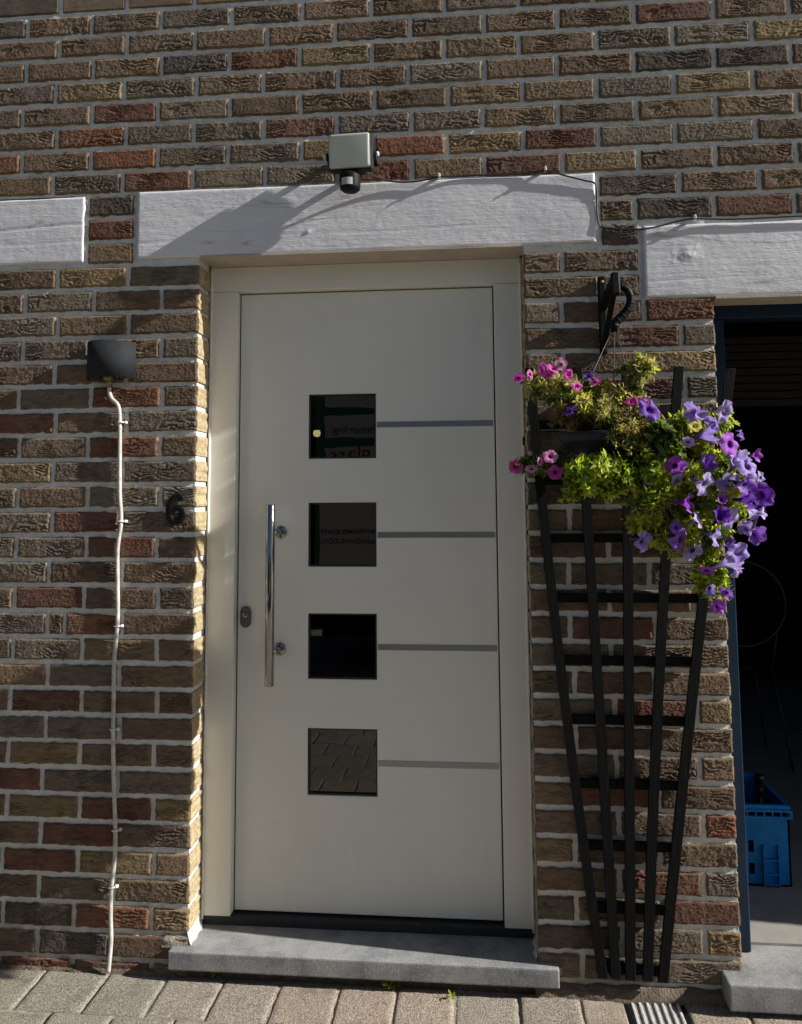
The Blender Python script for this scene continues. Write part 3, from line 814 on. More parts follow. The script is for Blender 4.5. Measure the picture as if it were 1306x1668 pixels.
# ------------------------------------------------------------------ half round wall lamp with its cable
lamp = empty('wall_lamp', (-0.258, 0.0, 1.73))
tag(lamp, 'anthracite half round up and down wall lamp on the left brickwork', 'wall lamp')
bm = bmesh.new()
rad = 0.0725; zc0, zc1 = 1.684, 1.793
ring = []
for (r, z) in ((rad - 0.003, zc0), (rad, zc0), (rad, zc1), (rad - 0.003, zc1), (rad - 0.003, zc0)):
    ring.append([bm.verts.new((-0.263 + r * cos(pi + pi * k / 40), -0.004 + r * 0.95 * sin(pi + pi * k / 40), z)) for k in range(41)])
for a, b in zip(ring, ring[1:]):
    for k in range(40): bm.faces.new((a[k], a[k + 1], b[k + 1], b[k]))
from_bm('lamp_shade', bm, M_ANTHR, lamp, True).data.shade_smooth()
bm = bmesh.new(); add_box(bm, -0.30, -0.216, -0.012, 0.0, 1.688, 1.79, 0.002, 1)
from_bm('back_plate', bm, M_BLACK, lamp)
bm = bmesh.new(); lathe(bm, [(0.0005, 0), (0.013, 0), (0.015, 0.006), (0.015, 0.05), (0.009, 0.056), (0.0005, 0.058)], (-0.262, -0.03, 1.678), 20)
from_bm('lamp_holder', bm, M_BRASS, lamp, True)
bm = bmesh.new(); lathe(bm, [(0.0065, -0.008), (0.0085, -0.008), (0.0085, 0.003), (0.011, 0.005), (0.011, 0.010), (0.0065, 0.010)], (-0.265, -0.016, 1.668), 16)
from_bm('cable_gland', bm, M_BRASS, lamp, True)
for x in (-0.235, -0.222):
    tube('terminal_screw', [(x, -0.03, 1.70), (x, -0.03, 1.686)], 0.0035, M_STEEL, lamp, 8)
cab = [(-0.265, -0.016, 1.66), (-0.266, -0.012, 1.643), (-0.258, -0.010, 1.625), (-0.241, -0.010, 1.608), (-0.234, -0.010, 1.58), (-0.231, -0.010, 1.5), (-0.227, -0.011, 1.35), (-0.221, -0.010, 1.262),
       (-0.229, -0.011, 1.18), (-0.227, -0.010, 1.08), (-0.224, -0.010, 0.972), (-0.231, -0.011, 0.86), (-0.230, -0.010, 0.75), (-0.229, -0.010, 0.645), (-0.222, -0.011, 0.5), (-0.216, -0.010, 0.405),
       (-0.214, -0.011, 0.32), (-0.222, -0.012, 0.23), (-0.2225, -0.011, 0.15), (-0.219, -0.012, 0.09), (-0.223, -0.016, 0.008)]
c_ = tube('lamp_cable', smoothpath(cab, 6), 0.0059, M_CABLE, None, 12)
tag(c_, 'light grey electric cable running down the wall below the half round lamp', 'cable')
for (x, z) in ((-0.229, 1.554), (-0.2215, 1.261), (-0.2245, 0.958), (-0.2295, 0.666), (-0.2155, 0.388), (-0.222, 0.233)):
    bm = bmesh.new()
    add_tube(bm, [(x + 0.0085 * cos(a), -0.0105 - 0.0085 * sin(a), z) for a in [pi * k / 10 for k in range(11)]], 0.0022, 6)
    add_box(bm, x + 0.007, x + 0.0165, -0.008, 0.002, z - 0.004, z + 0.004, 0.001, 1)
    add_tube(bm, [(x + 0.0125, -0.0075, z), (x + 0.0125, -0.0125, z)], 0.003, 8)
    cl = from_bm('cable_clip', bm, M_CLIP, None, True)
    cl.parent = c_

# ------------------------------------------------------------------ floodlight with sensor and its black cable
fl = empty('floodlight', (0.473, 0.0, 2.33))
tag(fl, 'white faced floodlight with motion sensor on the brick above the long beam', 'floodlight')
tilt = Matrix.Translation((0.473, -0.062, 2.331)) @ Matrix.Rotation(math.radians(6), 4, 'X') @ Matrix.Rotation(math.radians(-4), 4, 'Z')
bm = bmesh.new(); add_box(bm, -0.065, 0.065, -0.012, 0.022, -0.054, 0.054, 0.008, 3); bm.transform(tilt)
from_bm('housing', bm, M_ANTHR, fl)
bm = bmesh.new(); add_box(bm, -0.061, 0.061, -0.024, -0.0125, -0.050, 0.050, 0.009, 4); bm.transform(tilt)
from_bm('lens', bm, M_LENS, fl, True)
bm = bmesh.new()
for k in range(7): add_box(bm, -0.05 + k * 0.0155, -0.046 + k * 0.0155, 0.022, 0.034, -0.04, 0.04)
bm.transform(tilt); from_bm('cooling_fins', bm, M_ANTHR, fl)
bm = bmesh.new()
for s in (-1, 1): add_box(bm, 0.473 + s * 0.0715 - 0.0025, 0.473 + s * 0.0715 + 0.0025, -0.062, -0.004, 2.313, 2.333, 0.001, 1)
add_box(bm, 0.40, 0.546, -0.0055, -0.0025, 2.313, 2.333)
from_bm('bracket', bm, M_ANTHR, fl)
for s in (-1, 1):
    bm = bmesh.new(); lathe(bm, [(0.0005, 0), (0.008, 0), (0.008, 0.006), (0.0055, 0.009), (0.0005, 0.009)], (0.473 + s * 0.0735, -0.058, 2.325), 12, 'x')
    if s < 0: bmesh.ops.scale(bm, vec=(-1, 1, 1), space=Matrix.Translation((-(0.473 - 0.0735), 0, 0)), verts=bm.verts)
    from_bm('bracket_screw', bm, M_GALV, fl, True)
box('sensor_arm', 0.462, 0.486, -0.06, -0.042, 2.258, 2.284, M_BLACK, fl, 0.002, 1)
bm = bmesh.new(); lathe(bm, [(0.0005, 0.0), (0.022, 0.0), (0.029, 0.006), (0.030, 0.012), (0.031, 0.040), (0.031, 0.048), (0.024, 0.053), (0.0005, 0.054)], (0.470, -0.058, 2.216), 28)
sen = from_bm('motion_sensor', bm, M_BLACK, fl, True)
bm = bmesh.new()
ra = [[bm.verts.new((0.468 + 0.0325 * cos(a), -0.058 + 0.0325 * sin(a), z)) for a in [pi * (1.30 + 0.34 * k / 14) for k in range(15)]] for z in (2.226, 2.230, 2.243, 2.247)]
for a, b in zip(ra, ra[1:]):
    for k in range(14): bm.faces.new((a[k], a[k + 1], b[k + 1], b[k]))
from_bm('sensor_window', bm, M_SENSOR, sen, True)
cp = [(0.50, -0.045, 2.285), (0.525, -0.030, 2.277), (0.555, -0.018, 2.266), (0.595, -0.012, 2.258), (0.64, -0.011, 2.2555), (0.685, -0.012, 2.259), (0.728, -0.013, 2.2665), (0.78, -0.008, 2.267), (0.83, -0.007, 2.2695),
      (0.90, -0.007, 2.267), (0.97, -0.008, 2.268), (1.038, -0.013, 2.272), (1.07, -0.012, 2.262), (1.11, -0.0105, 2.25), (1.15, -0.010, 2.238), (1.179, -0.009, 2.228), (1.184, -0.006, 2.2), (1.183, -0.004, 2.15), (1.188, -0.005, 2.108),
      (1.2, -0.006, 2.097), (1.26, -0.007, 2.09), (1.30, -0.009, 2.087), (1.325, -0.011, 2.088), (1.367, -0.011, 2.096), (1.41, -0.012, 2.106), (1.453, -0.013, 2.111), (1.52, -0.010, 2.108), (1.60, -0.010, 2.106), (1.75, -0.010, 2.108), (2.0, -0.010, 2.105)]
fc = tube('black_cable', smoothpath(cp, 6), 0.0026, M_RUBBER, None, 8)
tag(fc, 'thin black cable running from the floodlight along the tops of the white beams', 'cable')
for (x, z, y) in ((0.728, 2.2685, -0.013), (1.038, 2.2745, -0.013), (1.455, 2.1135, -0.013)):
    bm = bmesh.new(); add_box(bm, x - 0.0035, x + 0.0035, y - 0.005, 0.004, z - 0.003, z + 0.007, 0.001, 1)
    add_tube(bm, [(x, y - 0.004, z + 0.004), (x, y - 0.009, z + 0.005)], 0.0028, 8)
    k_ = from_bm('cable_clip', bm, M_CLIP, None); k_.parent = fc

# ------------------------------------------------------------------ fan trellis
tr = empty('fan_trellis', (1.2, -0.02, 0.05))
tag(tr, 'black wooden fan trellis standing against the brick pier right of the door', 'trellis')
SL = [((0.978, 1.688), (0.999, 1.392), (1.136, 0.062)), ((1.112, 1.688), (1.127, 1.306), (1.169, 0.062)), ((1.247, 1.690), (1.238, 1.288), (1.207, 0.060)),
      ((1.391, 1.684), (1.338, 1.171), (1.251, 0.060)), ((1.530, 1.676), (1.433, 1.056), (1.290, 0.058))]
def quad_at(p, z):
    (xa, za), (xb, zb), (xc, zc) = p
    return xa * (z - zb) * (z - zc) / ((za - zb) * (za - zc)) + xb * (z - za) * (z - zc) / ((zb - za) * (zb - zc)) + xc * (z - za) * (z - zb) / ((zc - za) * (zc - zb))
HW = 0.0128
for k, p in enumerate(SL):
    bm = bmesh.new(); n = 14; rg = []
    for i in range(n + 1):
        z = p[2][1] + (p[0][1] - p[2][1]) * i / n; x = quad_at(p, z)
        yo = -0.030 - 0.004 * (z / 1.7) + 0.001 * nz(z * 5, k, 1)
        rg.append([bm.verts.new(c) for c in ((x - HW, yo, z), (x + HW, yo, z), (x + HW, yo + 0.013, z), (x - HW, yo + 0.013, z))])
    for a, b in zip(rg, rg[1:]):
        for q in range(4): bm.faces.new((a[q], a[(q + 1) % 4], b[(q + 1) % 4], b[q]))
    bm.faces.new(rg[0]); bm.faces.new(rg[-1])
    bmesh.ops.bevel(bm, geom=[e for e in bm.edges if abs((e.verts[0].co - e.verts[1].co).normalized().z) > 0.9], offset=0.0015, segments=1, affect='EDGES')
    from_bm('slat', bm, M_TRELLIS, tr)
for i, z in enumerate((1.528, 1.370, 1.210, 1.046, 0.877, 0.719, 0.551, 0.391, 0.231, 0.078)):
    xa = quad_at(SL[0], z) - 0.012; xb = quad_at(SL[4], z) + 0.012
    yo = -0.030 - 0.004 * (z / 1.7) + 0.0135
    box('rail', xa, xb, yo, yo + 0.012, z - 0.0125, z + 0.0125, M_TRELLIS, tr, 0.0015, 1)

# ------------------------------------------------------------------ folding wall bracket
HX, HY, HZ = 1.199, -0.135, 1.772             # point from which the basket hangs
bk = empty('wall_bracket', (1.189, 0.0, 1.73))
tag(bk, 'black plastic wall bracket with a curved hook above the flower basket', 'bracket')
bm = bmesh.new(); add_box(bm, 1.178, 1.201, -0.016, -0.002, 1.727, 1.952, 0.005, 2); from_bm('wall_plate', bm, M_BLACK, bk)
def bar(name, a, b, w, h, mat, parent):
    a, b = Vector(a), Vector(b); t = (b - a).normalized(); u = Vector((1, 0, 0)); w_ = t.cross(u).normalized(); u = w_.cross(t)
    bm = bmesh.new(); rg = []
    for p in (a, b): rg.append([bm.verts.new(p + u * sx * w / 2 + w_ * sz * h / 2) for sx, sz in ((-1, -1), (1, -1), (1, 1), (-1, 1))])
    for q in range(4): bm.faces.new((rg[0][q], rg[0][(q + 1) % 4], rg[1][(q + 1) % 4], rg[1][q]))
    bm.faces.new(rg[0]); bm.faces.new(rg[1])
    bmesh.ops.bevel(bm, geom=list(bm.edges), offset=min(w, h) * 0.18, segments=1, affect='EDGES')
    return from_bm(name, bm, mat, parent)
bar('arm', (1.191, -0.012, 1.865), (1.204, -0.150, 1.908), 0.018, 0.032, M_BLACK, bk)
bar('arm_end', (1.204, -0.140, 1.925), (1.204, -0.150, 1.862), 0.022, 0.02, M_BLACK, bk)
bar('brace', (1.191, -0.014, 1.748), (1.203, -0.138, 1.885), 0.014, 0.018, M_BLACK, bk)
for z in (1.935, 1.745):
    disc_y('screw_head', 1.1895, -0.0155, z, 0.0048, 0.003, M_BRASS, bk, 12)
# hook with ribs, cap and wires belong to the basket
bs = empty('hanging_basket', (1.165, -0.16, 1.33))
tag(bs, 'dark grey hanging flower pot with three wires under the wall bracket', 'flower pot')
hk = [(1.196, HY - 0.002, 1.874), (1.212, HY - 0.004, 1.888), (1.232, HY - 0.003, 1.882), (1.2435, HY, 1.861), (1.2415, HY, 1.838), (1.229, HY, 1.817), (1.212, HY, 1.80), (HX, HY, 1.787)]
hp = smoothpath(hk, 5)
bm = bmesh.new(); add_tube(bm, hp, [0.0092 + 0.003 * i / len(hp) for i in range(len(hp))], 12)
hook = from_bm('hook', bm, M_BLACK, bs, True)
for i in range(3, len(hp) - 1, 4):
    t = (hp[i + 1] - hp[i]).normalized() * 0.0012
    tube('hook_rib', [hp[i] - t, hp[i] + t], 0.0102 + 0.003 * i / len(hp), M_BLACK, hook, 12)
bm = bmesh.new(); lathe(bm, [(0.0005, -0.012), (0.0085, -0.012), (0.0095, -0.002), (0.0135, 0.0), (0.0135, 0.008), (0.008, 0.012), (0.0005, 0.012)], (HX, HY, 1.777), 16)
from_bm('hook_cap', bm, M_BLACK, hook, True)
PC = (1.165, -0.155)
for (x, y) in ((1.052, -0.20), (1.163, -0.272), (1.272, -0.11)):
    tube('hanger_wire', [(HX + (x - 1.165) * 0.06, HY + (y + 0.155) * 0.05, 1.767), (x, y, 1.487)], 0.0013, M_WIRE, bs, 6)
bm = bmesh.new()
lathe(bm, [(0.0005, 1.335), (0.082, 1.335), (0.088, 1.34), (0.1085, 1.462), (0.1165, 1.464), (0.119, 1.470), (0.120, 1.488), (0.1175, 1.490), (0.111, 1.489), (0.108, 1.46), (0.105, 1.445), (0.0005, 1.445)], (PC[0], PC[1], 0), 40)
from_bm('pot', bm, M_POT, bs, True).data.shade_smooth()
bm = bmesh.new(); lathe(bm, [(0.107, 1.452), (0.1, 1.464), (0.06, 1.472), (0.0005, 1.474)], (PC[0], PC[1], 0), 32)
for v in bm.verts: v.co.z += 0.005 * nz(v.co.x * 60, v.co.y * 60, 2)
from_bm('soil', bm, M_SOIL, bs, True)

# ------------------------------------------------------------------ plants
def leaf_tuft(vs, fs, ts, p, axis, n, ln, wd, tints):
    axis = axis.normalized(); ref = Vector((0, 0, 1)) if abs(axis.z) < 0.9 else Vector((1, 0, 0))
    u = axis.cross(ref).normalized(); w = axis.cross(u); a0 = rnd() * 6.28
    base = random.choice(tints)
    for k in range(n):
        a = a0 + k * 2.4; lift = uni(0.15, 1.2)
        d = ((u * cos(a) + w * sin(a)) * 1.0 + axis * lift).normalized()
        s = d.cross(axis); s = s.normalized() if s.length > 1e-4 else u
        nrm = s.cross(d).normalized()
        L = ln * uni(0.65, 1.25); W = wd * uni(0.8, 1.25) * 0.5
        o = p + axis * uni(-0.012, 0.006)
        cv = uni(0.05, 0.35) * L
        b = len(vs)
        tip = o + d * L - nrm * cv
        vs += [tuple(o), tuple(o + d * L * .35 + s * W * .75 + nrm * W * .35), tuple(o + d * L * .35 - s * W * .75 + nrm * W * .35), tuple(o + d * L * .38 - nrm * cv * .1),
               tuple(o + d * L * .7 + s * W * .8 - nrm * cv * .45 + nrm * W * .3), tuple(o + d * L * .7 - s * W * .8 - nrm * cv * .45 + nrm * W * .3), tuple(o + d * L * .72 - nrm * cv * .5), tuple(tip)]
        fs += [(b, b + 1, b + 3), (b, b + 3, b + 2), (b + 1, b + 4, b + 6, b + 3), (b + 3, b + 6, b + 5, b + 2), (b + 4, b + 7, b + 6), (b + 6, b + 7, b + 5)]
        f = uni(0.75, 1.25); t = (base[0] * f * uni(.9, 1.1), base[1] * f, base[2] * f * uni(.8, 1.2)); ts += [t] * 8
FRESH = [(0.44, 0.50, 0.055), (0.34, 0.43, 0.045), (0.52, 0.57, 0.08), (0.22, 0.32, 0.035), (0.60, 0.62, 0.13)]
PALE = [(0.52, 0.52, 0.15), (0.58, 0.55, 0.24), (0.42, 0.45, 0.10), (0.6, 0.57, 0.32), (0.34, 0.25, 0.13)]
DRY = [(0.22, 0.15, 0.08), (0.3, 0.24, 0.13), (0.16, 0.10, 0.05), (0.33, 0.31, 0.12)]
DEEP = [(0.06, 0.11, 0.02), (0.085, 0.14, 0.025), (0.12, 0.18, 0.03), (0.17, 0.22, 0.05)]
GREENSTEM = (0.14, 0.16, 0.05); DRYSTEM = (0.2, 0.14, 0.08)
def plant(name, label, root, clusters, stemtint):
    e = empty(name, root); tag(e, label, 'plant', 'plants in the hanging pot')
    vs, fs, ts = [], [], []; sb_ = bmesh.new()
    R0 = Vector(root)
    for (c, r, n, ln, wd, tints, nl) in clusters:
        c = Vector(c); r = Vector(r)
        for k in range(int(n * 1.35)):
            while True:
                q = Vector((uni(-1, 1), uni(-1, 1), uni(-1, 1)))
                if 0.15 < q.length <= 1: break
            qn = q.normalized()
            lump_ = 0.85 + 0.5 * nz(qn.x * 1.6 + c.x * 9, qn.y * 1.6, qn.z * 1.6 + c.z * 9)
            a = c + Vector((q.x * r.x, q.y * r.y, q.z * r.z)) * 0.45
            b = c + Vector((qn.x * r.x, qn.y * r.y, qn.z * r.z)) * lump_ * uni(0.6, 1.12)
            d = b - a
            m_ = a.lerp(b, 0.5) + Vector((uni(-.01, .01), uni(-.01, .01), 0.25 * d.length * uni(0, 1)))
            e_ = b + Vector((0, 0, -0.12 * d.length))
            path = [a * (1 - t) ** 2 + m_ * 2 * t * (1 - t) + e_ * t * t for t in (0, .2, .4, .6, .8, 1.0)]
            add_tube(sb_, path, [0.0013, 0.0012, 0.0011, 0.001, 0.0009, 0.0008], 4, False)
            tn = random.choice([tints] * 6 + [DEEP])
            for i_ in range(1, 6):
                ax = (path[i_] - path[i_ - 1])
                ax = ax.normalized() + Vector((uni(-.3, .5), uni(-.5, .1), uni(0, .5)))
                leaf_tuft(vs, fs, ts, path[i_] + Vector((uni(-.004, .004), uni(-.004, .004), uni(-.004, .004))), ax, nl if i_ == 5 else 5, 1.05 * ln * (0.8 if i_ == 5 else uni(0.7, 1.35)), 1.0 * wd * (1.0 if i_ < 5 else 0.85), tn)
            if k % 5 == 0:
                mm = R0.lerp(a, 0.5) + Vector((uni(-.012, .012), uni(-.012, .012), uni(0, .02)))
                add_tube(sb_, [R0, mm, a], [0.0016, 0.0014, 0.0012], 4, False)
    fo = from_data('foliage', vs, fs, M_LEAF, e, True, ts); fo['kind'] = 'stuff'
    me = bpy.data.meshes.new('stems'); sb_.to_mesh(me); nv = len(sb_.verts); sb_.free(); me.materials.append(M_LEAF)
    ca = me.color_attributes.new('tint', 'FLOAT_COLOR', 'POINT'); ca.data.foreach_set('color', [x for _ in range(nv) for x in (*stemtint, 1.0)])
    so = link('stems', me, e); so['kind'] = 'stuff'
    return e

def flower_mesh(R, deep, seed, lobes=5, ruffle=0.12, cup=0.26):
    nr, na = 9, 40; vs = []; fs = []; ts = []
    for i in range(nr + 1):
        t = i / nr
        for k in range(na):
            a = 2 * pi * k / na
            lob = abs(cos(a * lobes / 2))
            rim = 1 - 0.17 * (1 - lob) ** 1.5 * sst(0.5, 1, t)
            if t < 0.35:                                            # tube
                rr = R * (0.10 + 0.16 * (t / 0.35) ** 1.4); h = -deep * (1 - t / 0.35)
            else:
                s = (t - 0.35) / 0.65; rr = R * (0.26 + 0.74 * s); h = R * (cup * s * 1.4 - 0.30 * s * s); rr *= 1 - 0.35 * max(0, cup - 0.26) * s
            h += R * ruffle * sst(0.5, 1, t) * (sin(a * lobes + seed) * 0.6 + nz(cos(a) * 2.2, sin(a) * 2.2, seed) * 1.2)
            rr *= rim * (1 + 0.07 * nz(cos(a) * 1.5 + 5, sin(a) * 1.5, seed) * t)
            vs.append((rr * cos(a), rr * sin(a), h))
            vein = max(0, cos(a * lobes)) ** 14 * sst(0.3, 0.5, t) * (1 - sst(0.75, 1.0, t))
            ts.append((max(1 - sst(0.25, 0.5, t), 0.55 * vein), 0.25 * sst(0.55, 1.0, t) * (0.5 + nz(cos(a) * 2, sin(a) * 2, seed + 4)), 0))
    for i in range(nr):
        for k in range(na):
            k2 = (k + 1) % na; fs.append((i * na + k, i * na + k2, (i + 1) * na + k2, (i + 1) * na + k))
    me = bpy.data.meshes.new('flower'); me.from_pydata(vs, [], fs); me.materials.append(M_PETAL); me.shade_smooth()
    ca = me.color_attributes.new('tint', 'FLOAT_COLOR', 'POINT'); ca.data.foreach_set('color', [x for t in ts for x in (max(0, t[0]), max(0, t[1]), 0, 1)])
    return me
PET = [flower_mesh(0.030, 0.034, 1.7 * s, 5, 0.17 + 0.07 * (s % 4), (0.2, 0.5, 0.3, 0.85, 0.15, 0.6, 0.4, 0.05)[s]) for s in range(8)]
CAL = [flower_mesh(0.0165, 0.02, 2.3 * s + 40, 5, 0.06) for s in range(4)]
def flower(me, p, parent, col, facing=None, s=1.0):
    o = link('flower', me, parent)
    d = Vector(facing) if facing else Vector((uni(-.6, 1.0), uni(-1.0, -.2), uni(-.6, .6)))
    q = d.normalized().to_track_quat('Z', 'Y'); q = q @ Matrix.Rotation(rnd() * 6.28, 3, 'Z').to_quaternion()
    o.rotation_mode = 'QUATERNION'; o.rotation_quaternion = q; o.location = p; o.scale = (s, s * uni(.72, 1.0), s); o.color = (*col, 1)
    return o
PURPLE = [(0.24, 0.085, 0.56), (0.31, 0.11, 0.62), (0.40, 0.28, 0.72), (0.52, 0.42, 0.80), (0.40, 0.08, 0.62), (0.16, 0.03, 0.42), (0.46, 0.35, 0.76)]
PINKC = [(0.72, 0.07, 0.48), (0.78, 0.14, 0.55), (0.66, 0.045, 0.42), (0.82, 0.28, 0.62)]
pet = plant('petunia_plant', 'purple petunia with many large flowers trailing down the right side of the pot', (1.22, -0.165, 1.47), [
    ((1.316, -0.19, 1.435), (0.11, 0.085, 0.09), 66, 0.022, 0.0085, FRESH, 9), ((1.38, -0.20, 1.495), (0.10, 0.07, 0.055), 46, 0.022, 0.0085, FRESH, 9),
    ((1.40, -0.21, 1.335), (0.125, 0.09, 0.11), 100, 0.023, 0.009, FRESH, 9), ((1.455, -0.20, 1.37), (0.065, 0.07, 0.09), 36, 0.022, 0.0085, FRESH, 9),
    ((1.35, -0.24, 1.225), (0.10, 0.06, 0.055), 46, 0.022, 0.0085, FRESH, 9), ((1.39, -0.24, 1.135), (0.045, 0.035, 0.07), 30, 0.021, 0.008, FRESH, 9),
    ((1.27, -0.24, 1.455), (0.06, 0.05, 0.05), 12, 0.034, 0.018, DEEP, 5), ((1.23, -0.26, 1.44), (0.035, 0.03, 0.075), 22, 0.018, 0.006, DRY, 5)], GREENSTEM)
PUR = [(1.258,-0.253,1.540),(1.358,-0.296,1.530),(1.434,-0.272,1.531),(1.371,-0.305,1.470),(1.434,-0.308,1.448),(1.515,-0.229,1.425),(1.264,-0.252,1.433),(1.300,-0.317,1.398),(1.313,-0.276,1.363),(1.388,-0.273,1.402),(1.363,-0.329,1.354),(1.450,-0.286,1.403),(1.469,-0.317,1.394),(1.436,-0.287,1.348),(1.461,-0.309,1.351),(1.524,-0.241,1.368),(1.511,-0.289,1.328),(1.319,-0.322,1.309),(1.497,-0.283,1.281),(1.398,-0.314,1.271),(1.430,-0.304,1.271),(1.509,-0.229,1.232),(1.221,-0.286,1.217),(1.314,-0.293,1.221),(1.342,-0.282,1.195),(1.427,-0.264,1.207),(1.439,-0.311,1.190),(1.417,-0.276,1.161),(1.374,-0.281,1.145),(1.381,-0.273,1.102),(1.422,-0.270,1.093)]
tone = [0, 2, 3, 2, 4, 4, 2, 4, 3, 0, 3, 3, 2, 6, 0, 3, 5, 4, 3, 5, 3, 1, 2, 1, 3, 0, 2, 3, 4, 2, 1]
for i, p in enumerate(PUR):
    small = 0.62 if i in (5, 28, 29, 30, 15) else 1.0
    flower(PET[i % 8], p, pet, PURPLE[tone[i]], None, uni(0.92, 1.12) * small)
EXTRA = [(1.40, -0.30, 1.50), (1.335, -0.31, 1.455), (1.475, -0.27, 1.475), (1.49, -0.25, 1.40), (1.405, -0.32, 1.315), (1.345, -0.33, 1.27), (1.46, -0.30, 1.315), (1.48, -0.26, 1.245), (1.385, -0.31, 1.23), (1.30, -0.31, 1.25), (1.45, -0.28, 1.15), (1.40, -0.27, 1.06), (1.37, -0.28, 1.52), (1.52, -0.24, 1.30)]
for i, p in enumerate(EXTRA): flower(PET[(i * 3 + 1) % 8], p, pet, PURPLE[(2, 3, 0, 6, 4, 3, 5)[i % 7]], None, uni(0.55, 0.9))
pk = plant('calibrachoa_plant', 'pale half dried plant with pink flowers on the left side of the pot', (1.12, -0.165, 1.47), [
    ((1.035, -0.19, 1.605), (0.092, 0.055, 0.045), 56, 0.018, 0.005, PALE, 9), ((1.145, -0.19, 1.555), (0.10, 0.07, 0.075), 70, 0.019, 0.006, PALE, 8),
    ((1.13, -0.17, 1.60), (0.05, 0.05, 0.04), 20, 0.021, 0.008, FRESH, 8), ((1.08, -0.20, 1.535), (0.065, 0.05, 0.045), 34, 0.015, 0.004, DRY, 7),
    ((1.252, -0.19, 1.652), (0.045, 0.035, 0.044), 26, 0.019, 0.0065, PALE, 9), ((1.236, -0.18, 1.585), (0.028, 0.03, 0.055), 22, 0.014, 0.004, DRY, 7),
    ((1.20, -0.22, 1.515), (0.07, 0.06, 0.05), 40, 0.017, 0.005, DRY, 7), ((0.975, -0.20, 1.411), (0.078, 0.03, 0.020), 30, 0.017, 0.006, PALE + DEEP, 8),
    ((1.03, -0.20, 1.42), (0.03, 0.03, 0.025), 10, 0.019, 0.007, DEEP, 8), ((1.19, -0.285, 1.47), (0.055, 0.025, 0.045), 22, 0.016, 0.005, DRY + PALE, 6), ((0.99, -0.19, 1.625), (0.05, 0.04, 0.035), 16, 0.017, 0.005, PALE, 8)], DRYSTEM)
PINK = [(0.937,-0.256,1.629),(0.999,-0.223,1.653),(1.022,-0.252,1.650),(1.044,-0.245,1.663),(1.085,-0.222,1.608),(1.133,-0.226,1.619),(0.925,-0.216,1.404),(1.010,-0.256,1.426),(1.023,-0.232,1.387),(0.964,-0.235,1.396),(1.219,-0.236,1.564),(1.248,-0.241,1.563)]
for i, p in enumerate(PINK):
    col = PINKC[i % 4] if i not in (3, 9) else (0.66, 0.34, 0.52)
    front = (0.1, -1, 0.1) if i in (6, 7, 8) else (uni(-.5, .6), uni(-1, -.4), uni(0, .8))
    flower(CAL[i % 4], p, pk, col, front, 1.25 if i in (1, 6, 7, 8) else uni(0.95, 1.15))
for i, p in enumerate([(0.965, -0.23, 1.64), (1.01, -0.25, 1.635), (0.985, -0.24, 1.415), (1.06, -0.25, 1.635)]): flower(CAL[i % 4], p, pk, PINKC[(i + 1) % 4], None, uni(0.8, 1.1))
for p in ((1.115, -0.249, 1.631), (1.064, -0.245, 1.543)): flower(PET[2], p, pk, (0.16, 0.04, 0.40), (-0.5, -0.5, 0.5), 0.62)
mb = plant('trailing_plant', 'bright green leafy plant with small yellow flowers spilling over the front of the pot', (1.17, -0.20, 1.45), [
    ((1.12, -0.28, 1.380), (0.105, 0.05, 0.066), 84, 0.021, 0.0085, FRESH, 9), ((1.205, -0.275, 1.39), (0.06, 0.045, 0.06), 34, 0.02, 0.008, DEEP, 8),
    ((1.255, -0.27, 1.36), (0.07, 0.05, 0.10), 70, 0.020, 0.0085, FRESH, 9), ((1.25, -0.225, 1.25), (0.045, 0.04, 0.04), 20, 0.02, 0.0085, FRESH, 9)], GREENSTEM)
for p, c, s in (((1.349, -0.318, 1.492), (0.75, 0.66, 0.10), 1.1), ((1.242, -0.30, 1.363), (0.80, 0.77, 0.50), 0.75), ((1.255, -0.295, 1.342), (0.76, 0.66, 0.30), 0.5)):
    flower(CAL[1], p, mb, c, (0.1, -1, 0.25), s)

# ------------------------------------------------------------------ open garage doorway: frame, crate, chair, panel
gf = empty('garage_door_frame', (1.53, 0.1, 0.081))
tag(gf, 'dark navy blue frame of the open garage doorway at the right edge', 'door frame')
bm = bmesh.new(); add_box(bm, XP + 0.002, 1.552, 0.085, 0.15, 0.082, 1.84, 0.003, 1); from_bm('frame_jamb', bm, M_NAVY, gf)
bm = bmesh.new(); add_box(bm, XP + 0.002, XQ - 0.002, 0.085, 0.15, 1.8405, 1.879, 0.003, 1); from_bm('frame_head', bm, M_NAVY, gf)
bm = bmesh.new(); add_box(bm, XQ - 0.06, XQ - 0.002, 0.085, 0.15, 0.082, 1.84, 0.003, 1); from_bm('frame_jamb', bm, M_NAVY, gf)
cr = empty('bottle_crate', (1.745, 0.62, 0.088))
tag(cr, 'blue plastic bottle crate standing on the garage floor at the right edge', 'crate')
CX0, CX1, CY0, CY1, CZ0, CZ1 = 1.59, 1.80, 0.46, 0.76, 0.0885, 0.335
bm = bmesh.new(); t = 0.006
